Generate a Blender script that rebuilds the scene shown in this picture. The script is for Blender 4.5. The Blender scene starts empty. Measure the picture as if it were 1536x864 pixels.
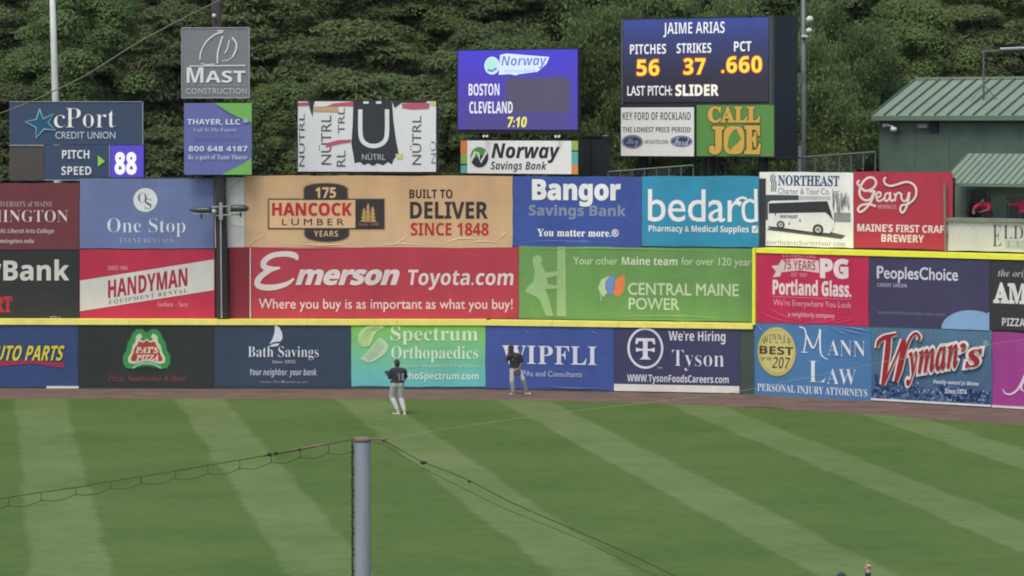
import bpy, bmesh, math, random
import numpy as np
from mathutils import Vector, noise
from mathutils.geometry import tessellate_polygon

random.seed(7)
rng = np.random.default_rng(7)
scene = bpy.context.scene
COL = scene.collection

# ------------------------------------------------------------------ camera, sky, sun, exposure
FPX, CX, CY, HZ, CH = 5250.0, 768.0, 432.0, 186.0, 9.4      # focal length (px of a 1536 px frame), horizon row, camera height
PITCH = math.atan((CY - HZ) / FPX)
cam = bpy.data.cameras.new('camera')
cam.sensor_width = 36.0
cam.lens = 36.0 * FPX / 1536.0
cam.clip_start, cam.clip_end = 0.5, 3000
camo = bpy.data.objects.new('camera', cam)
camo.location = (0, 0, CH)
camo.rotation_euler = (math.pi / 2 - PITCH, 0, 0)
COL.objects.link(camo)
scene.camera = camo

SUN_EL, SUN_AZ = math.radians(60), math.radians(205)       # azimuth clockwise from +Y
world = bpy.data.worlds.new('World')
scene.world = world
world.use_nodes = True
wn = world.node_tree
sky = wn.nodes.new('ShaderNodeTexSky')
sky.sky_type = 'NISHITA'
sky.sun_disc = False
sky.sun_elevation = SUN_EL
sky.sun_rotation = SUN_AZ
sky.dust_density = 3.0
sky.ozone_density = 0.7
wn.links.new(sky.outputs[0], wn.nodes['Background'].inputs[0])
wn.nodes['Background'].inputs[1].default_value = 0.15
sun = bpy.data.lights.new('sun', 'SUN')
sun.energy = 1.3
sun.angle = math.radians(28)
sun.color = (1.0, 0.95, 0.86)
suno = bpy.data.objects.new('sun', sun)
sd = Vector((math.sin(SUN_AZ) * math.cos(SUN_EL), math.cos(SUN_AZ) * math.cos(SUN_EL), math.sin(SUN_EL)))
suno.rotation_euler = sd.to_track_quat('Z', 'Y').to_euler()
suno.location = sd * 100
COL.objects.link(suno)
scene.view_settings.view_transform = 'Standard'
scene.view_settings.look = 'None'
scene.view_settings.gamma = 1
scene.view_settings.exposure = 0.4
scene.cycles.filter_width = 1.9
scene.cycles.max_bounces = 6

# ------------------------------------------------------------------ helpers
cp, sp = math.cos(PITCH), math.sin(PITCH)


def ray(px, py):
    px = np.asarray(px, float); py = np.asarray(py, float)
    r = px - CX; u = CY - py
    return np.stack([r, FPX * cp + u * sp, -FPX * sp + u * cp], -1)


def G(px, py):                                              # ground point seen at a pixel
    d = ray(px, py); t = -CH / d[2]
    return Vector((d[0] * t, d[1] * t, 0))


def at(px, py, Y):                                          # point at distance Y seen at a pixel
    d = ray(px, py); t = Y / d[1]
    return Vector((d[0] * t, Y, CH + d[2] * t))


def lin(c):
    c = np.asarray(c, float) / 255.0
    return np.where(c <= 0.04045, c / 12.92, ((c + 0.055) / 1.055) ** 2.4)


class Surf:                                                  # an upright plane of the place
    def __init__(s, p, e, xc=CX):
        s.p = np.array([p[0], p[1]], float)
        e = np.array([e[0], e[1]], float); s.e = e / np.linalg.norm(e)
        s.n = np.array([s.e[1], -s.e[0]])                    # towards the camera
        s.xc = xc

    def at(s, xc):
        return Surf(s.p, s.e, xc)

    def back(s, d):
        return Surf(s.p - s.n * d, s.e, s.xc)

    def depth(s, px, off=0.0):
        d = ray(px, np.full(np.shape(px), HZ))
        t = ((s.p @ s.n) + off) / (d[..., 0] * s.n[0] + d[..., 1] * s.n[1])
        return d[..., 1] * t

    def map(s, xy, off=0.0, level=True):
        xy = np.asarray(xy, float).reshape(-1, 2)
        off = np.asarray(off, float)
        px = xy[:, 0]; py = xy[:, 1]
        if level:
            py = HZ + (py - HZ) * s.depth(np.array([s.xc]))[0] / s.depth(px)
        d = ray(px, py)
        t = ((s.p @ s.n) + off) / (d[:, 0] * s.n[0] + d[:, 1] * s.n[1])
        w = d * t[:, None]; w[:, 2] += CH
        return w


WL = {}


def wloc(o):
    v = Vector((0, 0, 0))
    while o is not None:
        v += o.location; o = o.parent
    return v


def tag(o, label, cat, group=None, kind=None):
    if label: o['label'] = label
    if cat: o['category'] = cat
    if group: o['group'] = group
    if kind: o['kind'] = kind
    return o


def empty(name, loc, label=None, cat=None, group=None):
    o = bpy.data.objects.new(name, None)
    o.empty_display_size = 0.3
    o.location = loc
    COL.objects.link(o)
    return tag(o, label, cat, group)


def mesh(name, V, F, mat, parent=None, cols=None, smooth=False, local=False, kind=None):
    V = np.asarray(V, float).reshape(-1, 3)
    if parent is not None and not local:
        V = V - np.array(wloc(parent))
    me = bpy.data.meshes.new(name)
    me.from_pydata(V.tolist(), [], [tuple(f) for f in F])
    if cols is not None:
        a = me.color_attributes.new('Col', 'FLOAT_COLOR', 'POINT')
        c = np.ones((len(V), 4)); c[:, :3] = np.asarray(cols, float).reshape(-1, 3) if np.ndim(cols) > 1 else np.asarray(cols, float)
        a.data.foreach_set('color', c.ravel())
    if mat: me.materials.append(mat)
    if smooth: me.shade_smooth()
    me.update()
    o = bpy.data.objects.new(name, me)
    COL.objects.link(o)
    if parent is not None: o.parent = parent
    if kind: o['kind'] = kind
    return o


class MB:
    def __init__(s): s.V = []; s.F = []

    def add(s, V, F):
        n = len(s.V); s.V += [tuple(v) for v in V]; s.F += [tuple(i + n for i in f) for f in F]; return s

    def box(s, c, ax, ay, az):                               # centre and three half axes
        c, ax, ay, az = map(Vector, (c, ax, ay, az))
        V = [c + ax * i + ay * j + az * k for i in (-1, 1) for j in (-1, 1) for k in (-1, 1)]
        return s.add(V, [(0, 1, 3, 2), (4, 6, 7, 5), (0, 4, 5, 1), (2, 3, 7, 6), (0, 2, 6, 4), (1, 5, 7, 3)])

    def abox(s, x0, x1, y0, y1, z0, z1):
        return s.box(((x0 + x1) / 2, (y0 + y1) / 2, (z0 + z1) / 2), ((x1 - x0) / 2, 0, 0), (0, (y1 - y0) / 2, 0), (0, 0, (z1 - z0) / 2))

    def tube(s, pts, rad, n=8, cap=True):
        pts = [Vector(p) for p in pts]
        if not hasattr(rad, '__len__'): rad = [rad] * len(pts)
        rings = []
        up = Vector((0.13, 0.31, 1)).normalized()
        for i, p in enumerate(pts):
            t = (pts[min(i + 1, len(pts) - 1)] - pts[max(i - 1, 0)]).normalized()
            a = t.cross(up)
            if a.length < 1e-3: a = t.cross(Vector((1, 0, 0)))
            a.normalize(); b = t.cross(a)
            rings.append([p + (a * math.cos(2 * math.pi * k / n) + b * math.sin(2 * math.pi * k / n)) * rad[i] for k in range(n)])
        V = [v for r in rings for v in r]
        F = [(i * n + k, i * n + (k + 1) % n, (i + 1) * n + (k + 1) % n, (i + 1) * n + k) for i in range(len(pts) - 1) for k in range(n)]
        if cap: F += [tuple(range(n - 1, -1, -1)), tuple((len(pts) - 1) * n + k for k in range(n))]
        return s.add(V, F)

    def ball(s, c, r, nu=12, nv=8):
        c = Vector(c)
        if not hasattr(r, '__len__'): r = (r, r, r)
        V = [c + Vector((0, 0, r[2]))]
        for i in range(1, nv):
            t = math.pi * i / nv
            for k in range(nu):
                f = 2 * math.pi * k / nu
                V.append(c + Vector((r[0] * math.sin(t) * math.cos(f), r[1] * math.sin(t) * math.sin(f), r[2] * math.cos(t))))
        V.append(c - Vector((0, 0, r[2])))
        F = [(0, 1 + k, 1 + (k + 1) % nu) for k in range(nu)]
        for i in range(nv - 2):
            for k in range(nu):
                a = 1 + i * nu
                F.append((a + k, a + nu + k, a + nu + (k + 1) % nu, a + (k + 1) % nu))
        a = 1 + (nv - 2) * nu
        F += [(a + k, len(V) - 1, a + (k + 1) % nu) for k in range(nu)]
        return s.add(V, F)

    def build(s, name, mat, parent=None, smooth=False, local=False, kind=None):
        return mesh(name, s.V, s.F, mat, parent, None, smooth, local, kind)


# ------------------------------------------------------------------ materials
def new_mat(name):
    m = bpy.data.materials.new(name); m.use_nodes = True
    return m, m.node_tree.nodes, m.node_tree.links, m.node_tree.nodes['Principled BSDF']


def mat(name, rgb, rough=0.6, metal=0.0, var=0.25, scale=3.0, bump=0.1, bscale=None, stretch=(1, 1, 1), rgb2=None):
    m, N, L, B = new_mat(name)
    c = lin(rgb); c2 = lin(rgb2) if rgb2 is not None else c * (1 - var)
    tc = N.new('ShaderNodeTexCoord'); mp = N.new('ShaderNodeMapping')
    mp.inputs['Scale'].default_value = stretch
    L.new(tc.outputs['Object'], mp.inputs['Vector'])
    n = N.new('ShaderNodeTexNoise'); n.inputs['Scale'].default_value = scale; n.inputs['Detail'].default_value = 6
    n.inputs['Roughness'].default_value = 0.65
    L.new(mp.outputs[0], n.inputs['Vector'])
    r = N.new('ShaderNodeValToRGB')
    r.color_ramp.elements[0].position = 0.35; r.color_ramp.elements[1].position = 0.65
    r.color_ramp.elements[0].color = (*c2, 1); r.color_ramp.elements[1].color = (*c, 1)
    L.new(n.outputs['Fac'], r.inputs[0]); L.new(r.outputs[0], B.inputs['Base Color'])
    B.inputs['Roughness'].default_value = rough; B.inputs['Metallic'].default_value = metal
    if bump:
        n2 = N.new('ShaderNodeTexNoise'); n2.inputs['Scale'].default_value = bscale or scale * 6; n2.inputs['Detail'].default_value = 3
        L.new(mp.outputs[0], n2.inputs['Vector'])
        b = N.new('ShaderNodeBump'); b.inputs['Strength'].default_value = bump; b.inputs['Distance'].default_value = 0.02
        L.new(n2.outputs['Fac'], b.inputs['Height']); L.new(b.outputs[0], B.inputs['Normal'])
    return m


def print_material(name, rough, dirt, bump):
    m, N, L, B = new_mat(name)
    a = N.new('ShaderNodeAttribute'); a.attribute_name = 'Col'
    g = N.new('ShaderNodeNewGeometry')
    n = N.new('ShaderNodeTexNoise'); n.inputs['Scale'].default_value = 0.9; n.inputs['Detail'].default_value = 8; n.inputs['Roughness'].default_value = 0.7
    mp = N.new('ShaderNodeMapping'); mp.inputs['Scale'].default_value = (1, 1, 0.45)
    L.new(g.outputs['Position'], mp.inputs['Vector']); L.new(mp.outputs[0], n.inputs['Vector'])
    r = N.new('ShaderNodeMapRange'); r.inputs['From Min'].default_value = 0.3; r.inputs['From Max'].default_value = 0.7
    r.inputs['To Min'].default_value = 1 - dirt; r.inputs['To Max'].default_value = 1.0
    L.new(n.outputs['Fac'], r.inputs['Value'])
    mx = N.new('ShaderNodeMix'); mx.data_type = 'RGBA'; mx.blend_type = 'MULTIPLY'; mx.inputs[0].default_value = 1
    L.new(a.outputs['Color'], mx.inputs[6]); L.new(r.outputs[0], mx.inputs[7]); L.new(mx.outputs[2], B.inputs['Base Color'])
    B.inputs['Roughness'].default_value = rough; B.inputs['Specular IOR Level'].default_value = 0.22
    if bump:
        w = N.new('ShaderNodeTexNoise'); w.inputs['Scale'].default_value = 0.8; w.inputs['Detail'].default_value = 2.5; w.inputs['Distortion'].default_value = 0.8
        mp2 = N.new('ShaderNodeMapping'); mp2.inputs['Scale'].default_value = (0.8, 0.8, 2.2); mp2.inputs['Rotation'].default_value = (0, 0.35, 0)
        L.new(g.outputs['Position'], mp2.inputs['Vector']); L.new(mp2.outputs[0], w.inputs['Vector'])
        b = N.new('ShaderNodeBump'); b.inputs['Strength'].default_value = bump; b.inputs['Distance'].default_value = 0.12
        L.new(w.outputs['Fac'], b.inputs['Height']); L.new(b.outputs[0], B.inputs['Normal'])
    return m


M_VINYL = print_material('printed_vinyl', 0.5, 0.2, 0.13)
M_PANEL = print_material('printed_panel', 0.5, 0.08, 0.0)
M_LED, _N, _L, _B = new_mat('led_screen')
_a = _N.new('ShaderNodeAttribute'); _a.attribute_name = 'Col'
_B.inputs['Base Color'].default_value = (0.01, 0.01, 0.012, 1); _B.inputs['Roughness'].default_value = 0.5
_L.new(_a.outputs['Color'], _B.inputs['Emission Color']); _B.inputs['Emission Strength'].default_value = 0.74

M_DARKSTEEL = mat('dark_painted_steel', (42, 44, 48), 0.5, 0.2, 0.3, 2)
M_BLACKFRAME = mat('black_frame', (30, 31, 33), 0.55, 0, 0.3, 2)
M_LIGHTTRIM = mat('light_metal_trim', (165, 170, 175), 0.4, 0.3, 0.2, 4)
M_GALV = mat('galvanised_steel', (158, 163, 174), 0.42, 0.35, 0.22, 5, 0.08, None, (1, 1, 0.12))
M_RUST = mat('rusty_steel', (146, 120, 110), 0.85, 0.1, 0.45, 40, 0.4)
M_WHITEPOLE = mat('white_painted_pole', (205, 206, 200), 0.4, 0, 0.12, 3)
M_GREYPOLE = mat('grey_painted_pole', (94, 104, 100), 0.5, 0.2, 0.2, 3)
M_WOODPOLE = mat('dark_wooden_pole', (52, 45, 43), 0.85, 0, 0.35, 5, 0.5, 14, (1, 1, 0.08))
M_WALL = mat('dark_green_padding', (60, 74, 66), 0.6, 0, 0.25, 1.5)
M_WALLBACK = mat('dark_wall_board', (48, 48, 50), 0.7, 0, 0.3, 1.2)
M_YELLOW = mat('pale_yellow_paint', (236, 226, 112), 0.5, 0, 0.14, 2, 0.15)
M_YELLOW2 = mat('bright_yellow_paint', (238, 238, 66), 0.45, 0, 0.10, 2, 0.15)
M_WHITEBOARD = mat('weathered_white_board', (214, 214, 208), 0.6, 0, 0.16, 2.5)
M_GREENWALL = mat('green_wall_siding', (82, 102, 86), 0.6, 0, 0.24, 1.2, 0.1)
M_GREENROOF = mat('green_standing_seam_metal', (128, 144, 124), 0.5, 0.15, 0.15, 0.8, 0.06)
M_GREENSEAM = mat('green_roof_seam', (84, 104, 88), 0.5, 0.15, 0.15, 2)
M_FASCIA = mat('pale_green_fascia', (102, 122, 106), 0.5, 0.1, 0.12, 3)
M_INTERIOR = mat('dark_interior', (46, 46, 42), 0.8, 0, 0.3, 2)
M_ROPE = mat('weathered_rope', (80, 82, 58), 0.9, 0, 0.4, 60, 0.3)
M_ROPEPALE = mat('pale_wire', (138, 146, 112), 0.8, 0, 0.25, 20)
M_WIREDARK = mat('dark_cable', (66, 66, 56), 0.8, 0, 0.3, 20)
M_DARKPANEL = mat('dark_siding', (40, 46, 52), 0.7, 0, 0.3, 1.5)

# ------------------------------------------------------------------ flat print: polygons, strokes, text
LAY = 0.006


def put(name, surf, P2, F, color, layer, parent, m, extra=0.0):
    W = surf.map(P2, 0.03 + LAY * layer + extra)
    color = np.asarray(color, float)
    cols = lin(color)
    return mesh(name, W, F, m, parent, cols if cols.ndim > 1 else np.tile(cols, (len(W), 1)))


def poly(surf, pts, color, layer, parent, name='emblem', m=None):
    pts = [tuple(p) for p in pts]
    tri = tessellate_polygon([[Vector((p[0], p[1], 0)) for p in pts]])
    return put(name, surf, pts, tri, color, layer, parent, m or CURM[0])


CURM = [M_VINYL]


def rect(surf, x0, y0, x1, y1, color, layer, parent, name='emblem'):
    return poly(surf, [(x0, y0), (x1, y0), (x1, y1), (x0, y1)], color, layer, parent, name)


def ell(surf, cx, cy, rx, ry, color, layer, parent, name='emblem', n=28, a0=0, a1=360):
    pts = [(cx + rx * math.cos(math.radians(a0 + (a1 - a0) * k / n)), cy + ry * math.sin(math.radians(a0 + (a1 - a0) * k / n))) for k in range(n + (a1 - a0 < 360))]
    return poly(surf, pts, color, layer, parent, name)


def smooth_path(pts, k=6):
    P = [np.array(p, float) for p in pts]
    if len(P) < 3: return P
    P = [2 * P[0] - P[1]] + P + [2 * P[-1] - P[-2]]
    out = []
    for i in range(1, len(P) - 2):
        for j in range(k):
            t = j / k
            out.append(0.5 * ((2 * P[i]) + (-P[i - 1] + P[i + 1]) * t + (2 * P[i - 1] - 5 * P[i] + 4 * P[i + 1] - P[i + 2]) * t * t + (-P[i - 1] + 3 * P[i] - 3 * P[i + 1] + P[i + 2]) * t ** 3))
    out.append(P[-2])
    return out


def ribbon2d(pts, w, sm=True, w1=None):
    P = smooth_path(pts) if sm else [np.array(p, float) for p in pts]
    V = []; T = []
    n = len(P)
    for i, p in enumerate(P):
        t = P[min(i + 1, n - 1)] - P[max(i - 1, 0)]
        t = t / (np.linalg.norm(t) + 1e-9)
        q = np.array([-t[1], t[0]])
        f = i / (n - 1)
        ww = w if w1 is None else w + (w1 - w) * f
        if hasattr(w, '__len__'): ww = np.interp(f, np.linspace(0, 1, len(w)), w)
        V += [p + q * ww / 2, p - q * ww / 2]; T.append(f)
    F = [(2 * i, 2 * i + 1, 2 * i + 3, 2 * i + 2) for i in range(n - 1)]
    return V, F, np.repeat(T, 2)


def stroke(surf, pts, w, color, layer, parent, name='emblem', sm=True, w1=None):
    V, F, T = ribbon2d(pts, w, sm, w1)
    return put(name, surf, V, F, color, layer, parent, CURM[0], T * 0.004)


def ring(surf, cx, cy, rx, ry, w, color, layer, parent, name='emblem', n=36):
    V = []
    for k in range(n):
        a = 2 * math.pi * k / n
        V += [((rx) * math.cos(a) + cx, ry * math.sin(a) + cy), ((rx - w) * math.cos(a) + cx, (ry - w) * math.sin(a) + cy)]
    F = [(2 * k, 2 * k + 1, (2 * k + 3) % (2 * n), (2 * k + 2) % (2 * n)) for k in range(n)]
    return put(name, surf, V, F, color, layer, parent, CURM[0])


def conv(s, style):
    """plain text -> the same letters in a serif / italic / bold cut of the built-in font"""
    base = {'B': (0x1D400, 0x1D41A, 0x1D7CE), 'I': (0x1D434, 0x1D44E, None), 'BI': (0x1D468, 0x1D482, 0x1D7CE), 'SC': (0x1D4D0, 0x1D4EA, 0x1D7CE),
            'X': (0x1D5D4, 0x1D5EE, 0x1D7EC), 'XI': (0x1D63C, 0x1D656, 0x1D7EC)}.get(style)
    if not base: return s
    out = ''
    for ch in s:
        if 'A' <= ch <= 'Z': out += chr(base[0] + ord(ch) - 65)
        elif 'a' <= ch <= 'z':
            out += '\u210e' if (style == 'I' and ch == 'h') else chr(base[1] + ord(ch) - 97)
        elif ch.isdigit() and base[2]: out += chr(base[2] + ord(ch) - 48)
        else: out += ch
    return out


FONT = []


def text2d(s, style, off=0.0, space=1.0):
    if not FONT:
        FONT.append(bpy.data.curves.new('letters', 'FONT')); FONT.append(bpy.data.objects.new('letters', FONT[0]))
    c, o = FONT
    c.body = conv(s, style); c.resolution_u = 3; c.space_character = space
    me = bpy.data.meshes.new_from_object(o)
    V = np.array([v.co[:2] for v in me.vertices]).reshape(-1, 2)
    F = [tuple(p.vertices) for p in me.polygons]
    bpy.data.meshes.remove(me)
    return (grow(V, F, off) if off else V), F


def grow(V, F, off):
    """move the outline of flat letters outwards (bolder) or inwards (lighter)"""
    use = {}
    F2 = []
    for f in F:
        a = sum(V[f[i]][0] * V[f[(i + 1) % len(f)]][1] - V[f[(i + 1) % len(f)]][0] * V[f[i]][1] for i in range(len(f)))
        f = f if a >= 0 else tuple(reversed(f))
        F2.append(f)
        for i in range(len(f)):
            k = (f[i], f[(i + 1) % len(f)])
            if (k[1], k[0]) in use: use.pop((k[1], k[0]))
            else: use[k] = 1
    N1 = {}
    for a, b in use:
        d = V[b] - V[a]; l = np.linalg.norm(d)
        if l < 1e-7: continue
        n = np.array([d[1], -d[0]]) / l
        N1.setdefault(a, []).append(n); N1.setdefault(b, []).append(n)
    W = V.copy()
    for i, ns in N1.items():
        m = sum(ns) / len(ns); q = m @ m
        if q > 0.05: W[i] = V[i] + off * m / max(q, 0.4)
    return W


def islands(nv, F):
    p = list(range(nv))

    def f(a):
        while p[a] != a: p[a] = p[p[a]]; a = p[a]
        return a
    for q in F:
        r = f(q[0])
        for i in q[1:]: p[f(i)] = r
    ids = {}; out = np.zeros(nv)
    for i in range(nv): out[i] = ids.setdefault(f(i), len(ids))
    return out


def T(surf, s, style, x0, y0, x1, y1, color, layer, parent, off=0.0, space=1.0, slope=0.0, shear=0.0, rot=0, name='lettering', fit_off=None, arc=0.0):
    V, F = text2d(s, style, off, space)
    if fit_off is not None:                                   # an outline uses the box of the plain letters
        B, _ = text2d(s, style, fit_off, space)
    else: B = V
    if rot:
        V = np.stack([-V[:, 1], V[:, 0]], -1); B = np.stack([-B[:, 1], B[:, 0]], -1)
    lo, hi = B.min(0), B.max(0)
    sx = (x1 - x0) / (hi[0] - lo[0]); sy = (y1 - y0) / (hi[1] - lo[1])
    P = np.empty_like(V)
    P[:, 0] = x0 + (V[:, 0] - lo[0]) * sx
    P[:, 1] = y1 - (V[:, 1] - lo[1]) * sy
    xc = (x0 + x1) / 2
    P[:, 0] += shear * (y1 - P[:, 1])
    P[:, 1] += slope * (P[:, 0] - xc) + arc * ((P[:, 0] - xc) / max(1, (x1 - x0) / 2)) ** 2
    isl = islands(len(V), F)
    ax = 1 if rot else 0
    spans = sorted((P[isl == k, ax].min(), P[isl == k, ax].max(), k) for k in range(int(isl.max()) + 1))
    gap = 0.3 * ((x1 - x0) if rot else (y1 - y0)); word = {}; w = 0; end = spans[0][1]
    for a, b, k in spans:
        if a - end > gap: w += 1
        end = max(end, b); word[k] = w
    wid = np.array([word[int(k)] for k in isl])
    out = None
    for q in range(w + 1):
        idx = np.nonzero(wid == q)[0]
        remap = -np.ones(len(P), int); remap[idx] = np.arange(len(idx))
        Fq = [tuple(remap[i] for i in f) for f in F if wid[f[0]] == q]
        if Fq: out = put(name, surf, P[idx], Fq, color, layer, parent, CURM[0], 0.0005 * (isl[idx] % 6) if off > 0.012 else 0.0)
    return out


def sheet(surf, x0, y0, x1, y1, color, parent, name='sheet', color2=None, thick=0.02, m=None, nx=14, ny=5, base=0.03, wob=0.9):
    """a hanging sheet or board with thickness; edges waver a little"""
    V = []; C = []
    xs = np.linspace(x0, x1, nx + 1); ys = np.linspace(y0, y1, ny + 1)
    c0 = lin(color); c1 = lin(color2) if color2 is not None else c0
    for j, y in enumerate(ys):
        for i, x in enumerate(xs):
            dy = dx = 0
            if wob and j in (0, ny): dy = wob * (noise.noise(Vector((x * 0.03, y * 0.1, 3.3)))) * 1.6
            if wob and i in (0, nx): dx = wob * noise.noise(Vector((x * 0.2, y * 0.05, 9.1)))
            V.append((x + dx, y + dy)); C.append(c0 + (c1 - c0) * j / ny)
    n = len(V)
    Wf = surf.map(V, base); Wb = surf.map(V, base - thick)
    F = [(j * (nx + 1) + i, (j + 1) * (nx + 1) + i, (j + 1) * (nx + 1) + i + 1, j * (nx + 1) + i + 1) for j in range(ny) for i in range(nx)]
    rim = [i for i in range(nx + 1)] + [(j) * (nx + 1) + nx for j in range(1, ny + 1)] + [ny * (nx + 1) + i for i in range(nx - 1, -1, -1)] + [j * (nx + 1) for j in range(ny - 1, 0, -1)]
    F += [(rim[k], rim[(k + 1) % len(rim)], rim[(k + 1) % len(rim)] + n, rim[k] + n) for k in range(len(rim))]
    F += [tuple(i + n for i in reversed(rim))]
    return mesh(name, np.concatenate([Wf, Wb]), F, m or M_VINYL, parent, np.array(C + C))


def base_of(surf, x, y=600):
    w = surf.map([(x, 300)])[0]
    return Vector((w[0], w[1], 0))


def sheen_fold(surf, pts, w, color, layer, parent, h=0.02):  # ridge coloured paler than its banner, painting in the sheen
    h *= 0.35
    """a raised wrinkle in the sheet: a ridge with a triangular section"""
    V, F, Tt = ribbon2d(pts, [0.3, w, 0.3])
    V = np.array(V); mid = (V[0::2] + V[1::2]) / 2
    n = len(mid)
    A = surf.map(V[0::2], 0.032 + LAY * layer); B = surf.map(V[1::2], 0.032 + LAY * layer)
    C = surf.map(mid, 0.032 + LAY * layer + h * np.sin(np.linspace(0, np.pi, n)))
    F = []
    for i in range(n - 1):
        F += [(i, i + 1, 2 * n + i + 1, 2 * n + i), (2 * n + i, 2 * n + i + 1, n + i + 1, n + i)]
    return mesh('sheen_fold', np.concatenate([A, B, C]), F, M_VINYL, parent, np.tile(lin(color), (3 * n, 1)), smooth=False)


# ------------------------------------------------------------------ ground
PA, PB, PC, PD = G(0, 582.5), G(730, 584), G(1132, 591.5), G(1536, 614.5)
PA = PB + (PA - PB) * 2.2
PD = PC + (PD - PC) * 2.6
S_AB, S_BC, S_CD = Surf(PA, PB - PA), Surf(PB, PC - PB), Surf(PC, PD - PC)
UBEND = 0.8
_u = S_AB.back(UBEND).map([(774, 300)])[0]; PBU = Vector((_u[0], _u[1], 0))
_c = PC + Vector((-(S_CD.n[0]) * UBEND, -(S_CD.n[1]) * UBEND, 0))
S_BCU = Surf(PBU, _c - PBU)
S_BCU = Surf(S_BCU.p + S_BCU.n * UBEND, S_BCU.e)
NAB, NBC, NCD = [Vector((s.n[0], s.n[1], 0)) for s in (S_AB, S_BC, S_CD)]
ECD = Vector((S_CD.e[0], S_CD.e[1], 0))


def flat(name, pts, z, m, kind='structure'):
    tri = tessellate_polygon([[Vector((p[0], p[1], 0)) for p in pts]])
    o = mesh(name, [(p[0], p[1], z) for p in pts], tri, m)
    o['kind'] = kind
    return o


# mown grass: stripes lie along one direction, every second pass bent the other way
VPX = -12.0
th = math.atan((VPX - CX) / FPX)
M_GRASS, N, L, B = new_mat('mown_outfield_grass')
g = N.new('ShaderNodeNewGeometry')
sep = N.new('ShaderNodeSeparateXYZ'); L.new(g.outputs['Position'], sep.inputs[0])


def M(op, a, b=None, c=None):
    n = N.new('ShaderNodeMath'); n.operation = op
    for i, v in enumerate((a, b, c)):
        if v is None: continue
        if isinstance(v, (int, float)): n.inputs[i].default_value = v
        else: L.new(v, n.inputs[i])
    return n.outputs[0]


def noise_tex(scale, detail=4, vec=None, rough=0.6):
    n = N.new('ShaderNodeTexNoise'); n.inputs['Scale'].default_value = scale; n.inputs['Detail'].default_value = detail; n.inputs['Roughness'].default_value = rough
    L.new(vec if vec is not None else g.outputs['Position'], n.inputs['Vector'])
    return n.outputs['Fac']


d602 = CH * FPX / (602 - HZ)
u = M('SUBTRACT', M('MULTIPLY', sep.outputs[0], math.cos(th)), M('MULTIPLY', sep.outputs[1], math.sin(th)))
u = M('ADD', u, M('MULTIPLY', M('SUBTRACT', noise_tex(0.25, 3), 0.5), 0.55))
u = M('ADD', u, M('MULTIPLY', M('SUBTRACT', noise_tex(2.2, 4), 0.5), 0.4))
PER = 242 / FPX * d602 * math.cos(th)
u17 = ((17 - CX) / FPX * d602) * math.cos(th) - d602 * math.sin(th)
ph = M('FRACT', M('DIVIDE', M('ADD', M('SUBTRACT', u, u17), PER * 40), PER))
# light from 0 to 0.33
e1 = M('SMOOTH_MIN', 1.0, M('MAXIMUM', 0.0, M('DIVIDE', ph, 0.03)), 0.1)
e2 = M('MINIMUM', 1.0, M('MAXIMUM', 0.0, M('DIVIDE', M('SUBTRACT', 0.345, ph), 0.035)))
stripe = M('MAXIMUM', 0.0, M('MULTIPLY', e1, e2))
mixc = N.new('ShaderNodeMix'); mixc.data_type = 'RGBA'
GR_D, GR_L = np.array([0.074, 0.123, 0.025]), np.array([0.112, 0.162, 0.050])
mixc.inputs[6].default_value = (*GR_D, 1); mixc.inputs[7].default_value = (*GR_L, 1)
L.new(stripe, mixc.inputs[0])
pat = M('ADD', M('MULTIPLY', M('SUBTRACT', noise_tex(0.16, 5, None, 0.65), 0.5), 1.5), M('MULTIPLY', M('SUBTRACT', noise_tex(1.6, 6, None, 0.75), 0.5), 1.3))
pat = M('ADD', pat, M('MULTIPLY', M('SUBTRACT', noise_tex(14, 4, None, 0.8), 0.5), 1.0))
hue = N.new('ShaderNodeMix'); hue.data_type = 'RGBA'; hue.blend_type = 'MULTIPLY'; hue.inputs[0].default_value = 1
sc = N.new('ShaderNodeCombineXYZ')
L.new(M('ADD', 1.0, M('MULTIPLY', pat, 0.75)), sc.inputs[0]); L.new(M('ADD', 1.0, M('MULTIPLY', pat, 0.42)), sc.inputs[1]); L.new(M('ADD', 1.0, M('MULTIPLY', pat, 1.0)), sc.inputs[2])
L.new(mixc.outputs[2], hue.inputs[6]); L.new(sc.outputs[0], hue.inputs[7])
L.new(hue.outputs[2], B.inputs['Base Color']); B.inputs['Roughness'].default_value = 0.85
B.inputs['Specular IOR Level'].default_value = 0.15
bp = N.new('ShaderNodeBump'); bp.inputs['Strength'].default_value = 0.35; bp.inputs['Distance'].default_value = 0.03
L.new(noise_tex(25, 4), bp.inputs['Height']); L.new(bp.outputs[0], B.inputs['Normal'])

M_DIRT = mat('warning_track_dirt', (112, 89, 76), 0.95, 0, 0.2, 0.9, 0.5, 30, (1, 1, 1), (84, 67, 57))
M_EARTH = mat('rough_ground', (62, 70, 44), 0.95, 0, 0.35, 0.3, 0.5, 4)

R = 700
flat('ground', [(-R, -80), (R, -80), (R, 2 * R), (-R, 2 * R)], -0.012, M_EARTH)
flat('warning_track', [PA, PB, PC, PD, G(1536, 640) + (G(1536, 640) - G(1136, 606)) * 1.7 + Vector((0, -3, 0)), G(1136, 600) + Vector((0, -3, 0)), G(730, 590) + Vector((0, -6, 0)), G(-800, 590) + Vector((0, -6, 0))], -0.004, M_DIRT)
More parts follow.
